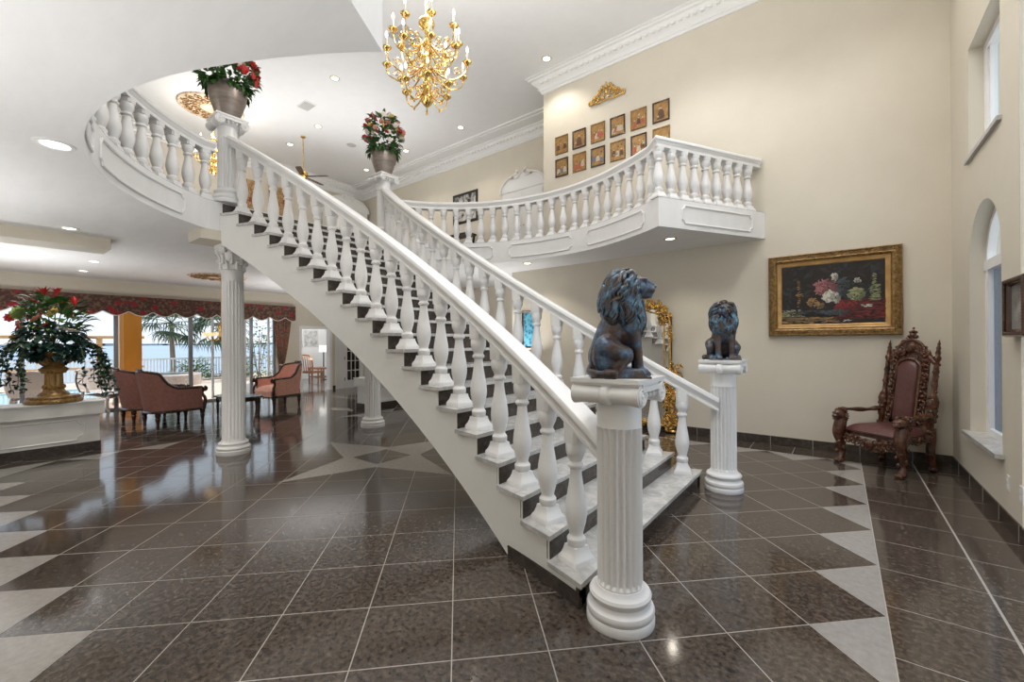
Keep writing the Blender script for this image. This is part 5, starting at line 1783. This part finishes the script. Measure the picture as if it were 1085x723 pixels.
def drape(name, label, X, ya, yb, zt, zb, ytie, ztie, wt, mat, dirx=1):
    r = thing(name, label, 'curtain', (X, (ya + yb) / 2, zb))
    rows = []
    m = 60
    for i in range(31):
        z = zt + (zb - zt) * i / 30
        if z > ztie: k = ((zt - z) / max(1e-6, (zt - ztie))) ** 1.3
        else: k = 1 - .25 * (ztie - z) / max(1e-6, ztie - zb)
        a = ya + (ytie - wt - ya) * k; c = yb + (ytie + wt - yb) * k
        row = []
        for j in range(m + 1):
            u = j / m
            row.append((X + dirx * (.05 + .028 * sin(u * 2 * pi * 7) * (1 - .3 * k)), a + (c - a) * u, z))
        rows.append(row)
    b = MB(); b.grid(rows); b.grid([[(x - dirx * .012, y, z) for x, y, z in q] for q in rows]); b.build('fabric', mat, r, world=True, sharp=80, fix=False)
    b = MB(); b.tube([(X + dirx * .09, ytie - wt - .01, ztie + .01), (X + dirx * .10, ytie, ztie - .015), (X + dirx * .06, ytie + wt + .02, ztie + .03), (X, ytie + wt + .05, ztie + .05)], .018, 8); b.build('tieback', 'cream_cord', r, world=True)
    return r
drape('curtain', 'brown floral curtain gathered by a tieback beside the glass doors', XF + .02, 5.50, 6.02, 2.30, .10, 5.74, .88, .075, 'drape')

# upstairs drapery and furniture
for (ya, yb, lab) in ((4.70, 5.18, 'tan patterned curtain panel upstairs, left one seen between the balusters'), (5.40, 5.92, 'tan patterned curtain panel upstairs, right one seen between the balusters')):
    drape('upstairs_curtain', lab, XF + .02, ya, yb, 6.10, ZF, (ya + yb) / 2, 4.5, .10, 'updrape')
def arched_cabinet(name, loc, rz, w, h, label, gold=True):
    r = thing(name, label, 'cabinet', loc, rz)
    b = MB(); b.box((-w / 2, -.34, 0), (w / 2, 0, h - .42)); b.build('body', 'trimwhite', r)
    b = MB()
    out = [(-w / 2 - .04, h - .42), (w / 2 + .04, h - .42)] + [((w / 2 + .04) * cos(t), h - .42 + .40 * sin(t) ** .9) for t in [pi * i / 16 for i in range(1, 16)]]
    b.prism(out, -.36, -.02, 'y'); b.tube([(x, -.37, z) for x, z in out[1:] + out[:1]], .025, 6)
    for s in (-1, 1): scroll(b, (s * .16, -.38, h - .05), (1, 0, 0), (0, 0, 1), .10, 1.3, pi / 2, .03, s)
    b.build('pediment', 'trimwhite', r)
    if gold:
        b = MB()
        for s in (-1, 1): b.ball((s * .28, -.40, h - .10), .035, 8, 6); b.ball((s * .10, -.40, h - .02), .035, 8, 6)
        b.build('ornaments', 'medallion', r)
    for s in (-1, 1):
        b = MB(); b.box((s * w / 4 - w / 4 + .04, -.355, .08), (s * w / 4 + w / 4 - .04, -.34, h - .50)); d = b.build('door', 'trimwhite', r)
        b = MB(); b.ball((s * .05, -.37, h * .42), .016, 8, 6); b.build('knob', 'gold', d)
    return r
arched_cabinet('display_cabinet', (-5.98, YF - .03, ZF), 0, 1.25, 2.22, 'white cabinet with curled pediment upstairs, showing above the gallery rail')
arched_cabinet('arched_cabinet', (XF + .05, 7.72, ZF), pi / 2, 1.4, 2.95, 'pale arched cabinet top upstairs at far left, just above the stair handrail', False)
r = thing('black_framed_picture', 'black-framed picture upstairs, glimpsed through the gallery balusters', 'picture', (-8.22, YF, 5.25))
frame_mb(.95, .85, .07, [(0, .02), (.3, .04), (1, .02)]).build('frame', 'black', r)
b = MB(); b.face([(-.42, -.015, -.37), (.42, -.015, -.37), (.42, -.015, .37), (-.42, -.015, .37)]); b.build('print', noisy('monochrome_print', [(0.42, (.02, .02, .02)), (0.55, (.55, .53, .5))], scale=3, dist=2), r, fix=False)
r = thing('console_table', 'dark console table upstairs behind the gallery balusters', 'table', (-8.15, YF - .3, ZF))
b = MB(); b.box((-.45, -.18, 1.0), (.45, .18, 1.05)); b.build('tabletop', 'black', r)
for sx in (-1, 1):
    for sy in (-1, 1):
        b = MB(); b.tube(curve3([(sx * .40, sy * .14, 1.0), (sx * .36, sy * .12, .6), (sx * .42, sy * .14, .25), (sx * .38, sy * .13, 0)], 5), .028, 8); b.build('leg', 'black', r)

# doorway, french door, room beyond
def door_frame(name, y0, y1, zt, w=.075):
    b = MB()
    for x0, x1 in ((XF, XF + .02),):
        b.box((x0, y0 - w, 0), (x1, y0, zt + w)); b.box((x0, y1, 0), (x1, y1 + w, zt + w)); b.box((x0, y0, zt), (x1, y1, zt + w))
    b.box((XF - .2, y0, 0), (XF, y0 + .012, zt)); b.box((XF - .2, y1 - .012, 0), (XF, y1, zt)); b.box((XF - .2, y0, zt - .012), (XF, y1, zt))
    return struct(b.build(name, 'trimwhite'))
door_frame('trim_7', *DW, 1.97); door_frame('trim_8', *FD, 2.02, .05)
def french_door():
    r = struct(thing('door_1', '', '', (XF - .06, 8.1, 0))); del r['label'], r['category']
    y0, y1, z1 = 7.80, 8.45, 2.0
    b = MB(); X0, X1_ = XF - .08, XF - .035
    b.box((X0, FD[0], 0), (X1_, y0, z1))                      # fixed jamb panel
    b.box((X0, y0 + .01, .01), (X1_, y0 + .10, z1)); b.box((X0, y1 - .10, .01), (X1_, y1, z1)); b.box((X0, y0 + .1, .01), (X1_, y1 - .1, .26)); b.box((X0, y0 + .1, z1 - .12), (X1_, y1 - .1, z1))
    for k in (1, 2): y = y0 + .10 + (y1 - y0 - .20) * k / 3; b.box((X0, y - .012, .26), (X1_, y + .012, z1 - .12))
    for k in range(1, 5): z = .26 + (z1 - .38) * k / 5; b.box((X0, y0 + .1, z - .012), (X1_, y1 - .1, z + .012))
    b.build('door_leaf', 'trimwhite', r, world=True)
    b = MB(); b.box((XF - .065, y0 + .1, .26), (XF - .055, y1 - .1, z1 - .12)); b.build('pane', 'darkglass', r, world=True)
    for z in (.3, 1.0, 1.75):
        b = MB(); b.tube([(XF - .03, y0 + .005, z - .05), (XF - .03, y0 + .005, z + .05)], .012, 8); b.build('hinge', 'black', r, world=True)
french_door()
r = thing('thermostat', 'small grey control box on the wall above the doorway', 'control box', (XF - .002, 6.76, 2.66))
b = MB(); b.box((0, -.07, -.06), (.03, .07, .06)); b.build('body', 'vent', r)
b = MB(); b.box((.03, -.04, -.02), (.033, .04, .035)); b.build('display', 'black', r)

SR = [(XF - .2, 6.16), (-18.0, 8.22), (-18.0, 11.0), (XF - .2, 11.0)]
b = MB(); b.prism(SR, -.1, 0); struct(b.build('floor_sunroom', 'inlay'))
b = MB(); b.prism(SR, 2.7, 2.8); struct(b.build('ceiling_sunroom', 'whiteroom'))
b = MB(); b.box((-18.1, 8.1, 0), (-18.0, 11.1, 2.7)); struct(b.build('wall_sunroom', 'whiteroom'))
b = MB(); b.prism([(XF - .2, 6.06), (-18.1, 8.12), (-18.0, 8.22), (XF - .2, 6.16)], -.02, 2.8); struct(b.build('wall_sunroom_side', 'whiteroom'))
b = MB(); b.box((-18.0, 11.0, 0), (XF - .2, 11.1, 2.7)); struct(b.build('wall_sunroom_end', 'whiteroom'))
SUNROOM = (-15.5, 8.4, .9)
def sunroom():
    r = thing('framed_sketch', 'pale framed sketch on the white wall seen through the doorway', 'picture', (-18.0, 9.12, 1.72), pi / 2)
    frame_mb(.66, .74, .05, [(0, .02), (.3, .03), (1, .02)]).build('frame', 'plate', r)
    b = MB(); b.face([(-.29, -.015, -.33), (.29, -.015, -.33), (.29, -.015, .33), (-.29, -.015, .33)]); b.build('print', noisy('pale_sketch', [(0.4, (.40, .40, .39)), (0.6, (.70, .70, .68))], scale=6), r, fix=False)
    r = thing('floor_lamp', 'floor lamp with white drum shade in the room through the doorway', 'lamp', (-16.9, 9.10, 0))
    b = MB(); b.lathe([(.13, 0), (.13, .02), (.02, .03)], 20); b.build('base', 'black', r)
    b = MB(); b.tube([(0, 0, .02), (0, 0, 1.25)], .025, 8); b.build('pole', 'black', r)
    b = MB(); b.lathe([(.18, 1.15), (.16, 1.42)], 24, cap=False); b.build('lamp_shade', 'shade', r)
    r = thing('rattan_chair', 'tan rattan chair in the room through the doorway', 'chair', (-15.9, 8.10, 0), rad(200))
    b = MB(); b.box((-.28, -.28, .38), (.28, .26, .46)); b.build('seat', 'tan', r)
    b = MB(); b.tube(curve3([(-.28, .26, .40), (-.30, .34, .9), (-.15, .36, 1.05), (.15, .36, 1.05), (.30, .34, .9), (.28, .26, .40)], 6), .03, 8)
    for k in range(5): b.tube([(-.2 + .1 * k, .28, .45), (-.2 + .1 * k, .35, 1.02)], .018, 6)
    b.build('backrest', 'tan', r)
    for x in (-.25, .25):
        for y in (-.25, .25):
            b = MB(); b.tube([(x, y, 0), (x, y, .4)], .025, 8); b.build('leg', 'tan', r)
    r = thing('side_table', 'low tan rattan table beside the floor lamp through the doorway', 'table', (-16.5, 8.72, 0))
    b = MB(); b.box((-.40, -.30, .48), (.40, .30, .54)); b.build('tabletop', 'tan', r)
    b = MB(); b.box((-.36, -.26, .15), (.36, .26, .19)); b.build('shelf', 'tan', r)
    for x in (-.35, .35):
        for y in (-.25, .25):
            b = MB(); b.tube([(x, y, 0), (x, y, .5)], .03, 8); b.build('leg', 'tan', r)
sunroom()

# ------------------------------------------------------------------ outdoors
b = MB(); b.prism([(-24, -30), (XF - .2, -30), (XF - .2, 6.05), (-18.15, 8.13), (-18.15, 30), (-24, 30)], -.3, -.02); struct(b.build('ground_deck', 'deck'))
def pool():
    r = thing('swimming_pool', 'blue swimming pool set in the peach deck outside', 'pool', (-18.4, -1, -.02))
    b = MB(); b.box((-20.3, -9, -.021), (-16.6, 3.6, -.012)); b.build('water', 'pool', r, world=True)
    b = MB()
    for lo, hi in (((-20.6, -9.3), (-20.3, 3.9)), ((-16.6, -9.3), (-16.3, 3.9)), ((-20.3, 3.6), (-16.6, 3.9))): b.box((*lo, -.02), (*hi, .02))
    b.build('coping', 'trimwhite', r, world=True)
pool()
r = thing('hot_tub', 'round raised hot tub at the far end of the pool', 'hot tub', (-20.0, 4.55, -.02))
b = MB(); b.lathe([(1.15, 0), (1.15, .38), (1.1, .42), (.85, .42), (.85, .30), (0, .30)], 40); b.build('curb', noisy('stone_curb', [(0.3, (.32, .25, .22)), (0.7, (.50, .42, .37))], scale=8), r)
b = MB(); b.lathe([(0, .34), (.85, .34)], 40, cap=False); b.build('water', 'pool', r)
def railing():
    r = thing('deck_railing', 'long white railing at the edge of the deck before the bay', 'railing', (-22.4, 4, -.02))
    b = MB(); b.box((-22.45, -16, .86), (-22.35, 22, .93)); b.box((-22.43, -16, .10), (-22.37, 22, .15)); b.build('rails', 'trimwhite', r, world=True)
    b = MB()
    for k in range(300): y = -14 + .105 * k; b.box((-22.42, y - .018, .12), (-22.38, y + .018, .88))
    b.build('pickets', 'trimwhite', r, world=True)
    b = MB()
    for k in range(18): y = -16 + 2.2 * k; b.box((-22.46, y - .05, -.02), (-22.34, y + .05, .98))
    b.build('posts', 'trimwhite', r, world=True)
railing()
def patio():
    r = thing('patio_post', 'thick orange-stained timber post outside the glass doors', 'post', (-15.0, 2.70, -.02))
    b = MB(); b.box((-15.12, 2.56, -.02), (-14.86, 2.93, 2.9)); b.build('post', 'orange', r, world=True)
    b = MB(); b.box((-15.14, 2.50, -.02), (-14.98, 2.56, 2.9)); b.build('side_board', 'palewood', r, world=True)
    r = thing('pergola', 'pale timber pergola frame outside left of the orange post', 'pergola', (-17.0, 1.5, -.02))
    b = MB()
    for y in (.2, 2.40): b.box((-17.06, y - .06, -.02), (-16.94, y + .06, 1.72))
    b.build('posts', 'palewood', r, world=True)
    b = MB(); b.box((-17.07, -.2, 1.68), (-16.93, 3.4, 1.76)); b.box((-17.05, -.2, .80), (-16.95, 3.4, .86)); b.build('beams', 'palewood', r, world=True)
patio()
def wicker(name, loc, rz, chaise, label):
    r = thing(name, label, 'patio chair', loc, rz, 'pale wicker patio seats')
    L = 1.5 if chaise else .62
    b = MB()
    rows = []
    for i in range(13):
        u = i / 12
        rows.append([(-.32 + .64 * k / 8, -L + .3 + L * u, .40 + .03 * sin(u * pi) + .025 * sin(k / 8 * pi)) for k in range(9)])
    b.grid(rows); b.grid([[(x, y, z - .09) for x, y, z in q] for q in rows]); b.build('seat', 'wicker', r, sharp=80, fix=False)
    b = MB()
    rows = []
    for i in range(11):
        t = i / 10
        row = []
        for k in range(13):
            a = pi * (k / 12)
            w = .34 + .05 * sin(t * pi)
            row.append((w * cos(a), .22 + .16 * sin(a) + .18 * t, .38 + (.50 + .06 * sin(a)) * t))
        rows.append(row)
    b.grid(rows); b.grid([[(x * .93, y - .03, z) for x, y, z in q] for q in rows]); b.tube(rows[-1], .03, 8); b.build('backrest', 'wicker', r, sharp=80, fix=False)
    for s in (-1, 1):
        b = MB(); b.tube(curve3([(s * .33, .30, .62), (s * .37, .0, .60), (s * .36, -.22, .56), (s * .34, -.27, .40)], 5), .03, 8); b.build('arm', 'wicker', r)
    for x in (-.28, .28):
        for y in (-L + .35, .22):
            b = MB(); b.tube(curve3([(x, y, .40), (x * 1.08, y, .2), (x, y, 0)], 4), .03, 8); b.build('leg', 'wicker', r)
    return r
wicker('wicker_armchair', (-14.35, .95, -.02), rad(-100), False, 'pale wicker armchair outside, behind the gilt urn')
wicker('wicker_chaise', (-14.15, 2.05, -.02), rad(100), True, 'pale wicker chaise longue outside, beside the orange post')

def palm(loc, H, seed, label, R=1.5):
    r = thing('palm_tree', label, 'palm tree', loc, 0, 'palms beyond the deck')
    rn = random.Random(seed)
    lean = rn.uniform(-.35, -.1)
    b = MB(); pts = [(0, lean * (1 - (1 - t) ** 2) , H * t) for t in [i / 10 for i in range(11)]]
    b.tube(pts, [.13 - .04 * i / 10 for i in range(11)], 10); b.build('trunk', 'bark', r)
    top = Vector(pts[-1])
    for k in range(26):
        m = MB()
        a = 2 * pi * k / 26 + rn.uniform(-.1, .1); el = rn.uniform(-.7, 1.1)
        d = Vector((cos(a) * cos(el), sin(a) * cos(el), sin(el)))
        st = [top + d * (R * .5 * t) + Vector((0, 0, -.12 * t * t)) for t in (0, .35, .7, 1)]
        m.tube(st, .016, 5)
        tip = st[-1]; sd = d.cross(Vector((0, 0, 1))).normalized(); un = sd.cross(d).normalized()
        for j in range(13):
            w = -1.35 + 2.7 * j / 12
            dd = d * cos(w) + sd * sin(w) + Vector((0, 0, -.35))
            leaf(m, tip, dd, R * .52 * rn.uniform(.8, 1.1), .035, un, .35)
        m.build('frond', 'frond', r, sharp=80, fix=False)
palm((-25.0, 6.30, -2.0), 4.5, 4, 'fan palm with leaning trunk beyond the railing, left of the white jamb')
palm((-23.5, 7.9, -1.0), 3.3, 8, 'shorter fan palm beyond the railing, beside the fluted column')
def shrub(loc, size, seed, label):
    r = thing('shrub', label, 'shrub', loc, 0, 'shrubs along the railing')
    rn = random.Random(seed); b = MB()
    for i in range(420):
        th = rn.uniform(0, 2 * pi); ph = math.acos(rn.uniform(-.2, 1)); q = rn.uniform(.5, 1)
        p = (size[0] * q * sin(ph) * cos(th), size[1] * q * sin(ph) * sin(th), size[2] * q * abs(cos(ph)) + .05)
        leaf(b, p, (cos(th), sin(th), rn.uniform(-.3, 1)), rn.uniform(.12, .22), .045)
    b.build('foliage', 'hedge', r, sharp=80, fix=False)
    b = MB()
    for k in range(5): b.tube([(0, 0, 0), (size[0] * .5 * cos(k * 1.3), size[1] * .5 * sin(k * 1.3), size[2] * .7)], .015, 5)
    b.build('stems', 'bark', r)
shrub((-21.6, 5.95, -.02), (.5, .8, .95), 1, 'olive shrub against the white railing, left of the mullion')
shrub((-21.7, 7.6, -.02), (.5, .6, 1.0), 2, 'olive shrub against the white railing, right of the palm trunk')
shrub((-20.2, 7.9, -.02), (.8, .75, 2.9), 3, 'tall green shrub outside the right-hand glass door')
shrub((-20.6, 10.6, -.02), (.8, 1.0, 3.0), 4, 'tall green shrub outside behind the curtain edge')
b = MB(); b.box((-2600, -3500, -3.2), (-24.5, 4500, -3.0)); struct(b.build('ground_bay', 'sea'))
b = MB()
rn = random.Random(6)
for k in range(60):
    y = -2500 + 110 * k; h = rn.uniform(3, 9)
    b.box((-2600, y, -3), (-2560, y + 130, h))
struct(b.build('ground_shore', 'shore'))

# ------------------------------------------------------------------ sky, sun, camera
w = bpy.data.worlds.new('World'); S.world = w; w.use_nodes = True
nt = w.node_tree; bg = nt.nodes['Background']
tc = _n(nt, 'ShaderNodeTexCoord'); sx = _n(nt, 'ShaderNodeSeparateXYZ'); rp = _n(nt, 'ShaderNodeValToRGB')
nt.links.new(tc.outputs['Generated'], sx.inputs[0]); nt.links.new(sx.outputs['Z'], rp.inputs['Fac'])
e = rp.color_ramp.elements
e[0].position, e[0].color = 0.0, (.86, .92, .98, 1)
e[1].position, e[1].color = 0.6, (.64, .79, 1.0, 1)
q = e.new(.12); q.color = (.80, .90, 1.0, 1)
nt.links.new(rp.outputs['Color'], bg.inputs['Color'])
bg.inputs['Strength'].default_value = 1.3
sun = bpy.data.lights.new('sun', 'SUN'); sun.energy = 4.5; sun.angle = rad(.6); sun.color = (1, .95, .86)
so = bpy.data.objects.new('sun', sun); COL.objects.link(so)
so.rotation_euler = Vector((.12, -1, -1.35)).to_track_quat('-Z', 'Y').to_euler()

def fill_uplight(x, y, z, size, power, col=(1, .99, .98)):  # added fill: upward-facing lights without fixtures, brightening ceilings and rooms
    l = bpy.data.lights.new('upward_fill', 'AREA'); l.shape = 'DISK'; l.size = size; l.energy = power; l.color = col
    o = bpy.data.objects.new('upward_fill', l); o.location = (x, y, z); o.rotation_euler = (pi, 0, 0); COL.objects.link(o)
for x, y in ((-10.4, .2), (-10.6, 5.6), (-6.2, -.6), (-3.0, -.7), (-5.6, 6.9), (-.4, -.4)): fill_uplight(x, y, 1.35, 1.6, 47 if x < -9 else 32)
fill_uplight(*SUNROOM, 1.2, 60)
for x, y in ((-10.2, 3.4), (-7.0, -.2), (-1.2, 2.2), (-8.6, 5.6), (-1.6, 4.2)): fill_uplight(x, y, 4.1, 2.2, 54 if x < -8 else 40)
for x, y, p in ((-.6, 1.4, 190), (-.5, 3.6, 190), (-1.6, 5.6, 150), (.3, 5.4, 110), (-2.6, .6, 130), (.3, -.6, 150)): spot('hall_fill_spot', (x, y, ZT - .12), p * 1.0, (1, .985, .965), 120, .25)  # added spots without fixtures, brightening the hall from above

cd = bpy.data.cameras.new('camera'); cam = bpy.data.objects.new('camera', cd); COL.objects.link(cam)
cd.sensor_fit = 'HORIZONTAL'; cd.sensor_width = 36; cd.lens = 449 * 36 / 1085
cd.shift_y = (362.8 - 361.5) / 1085
cd.clip_start = .05; cd.clip_end = 6000
yaw, roll = rad(37.72), -.0065
f = Vector((-sin(yaw), cos(yaw), 0)); rt = Vector((cos(yaw), sin(yaw), 0)); up = Vector((0, 0, 1))
R2 = rt * cos(roll) + up * sin(roll); U2 = -rt * sin(roll) + up * cos(roll)
mw = Matrix(((R2.x, U2.x, -f.x, 0), (R2.y, U2.y, -f.y, 0), (R2.z, U2.z, -f.z, CAM_H), (0, 0, 0, 1)))
cam.matrix_world = mw
S.camera = cam
S.view_settings.view_transform = 'Standard'; S.view_settings.look = 'None'
S.view_settings.exposure = 0.0; S.view_settings.gamma = 1.0; S.view_settings.use_curve_mapping = False
S.cycles.use_denoising = True
S.cycles.max_bounces = 10; S.cycles.diffuse_bounces = 5; S.cycles.glossy_bounces = 4; S.cycles.transparent_max_bounces = 12
S.cycles.caustics_reflective = False; S.cycles.caustics_refractive = False
S.cycles.sample_clamp_indirect = 6.0
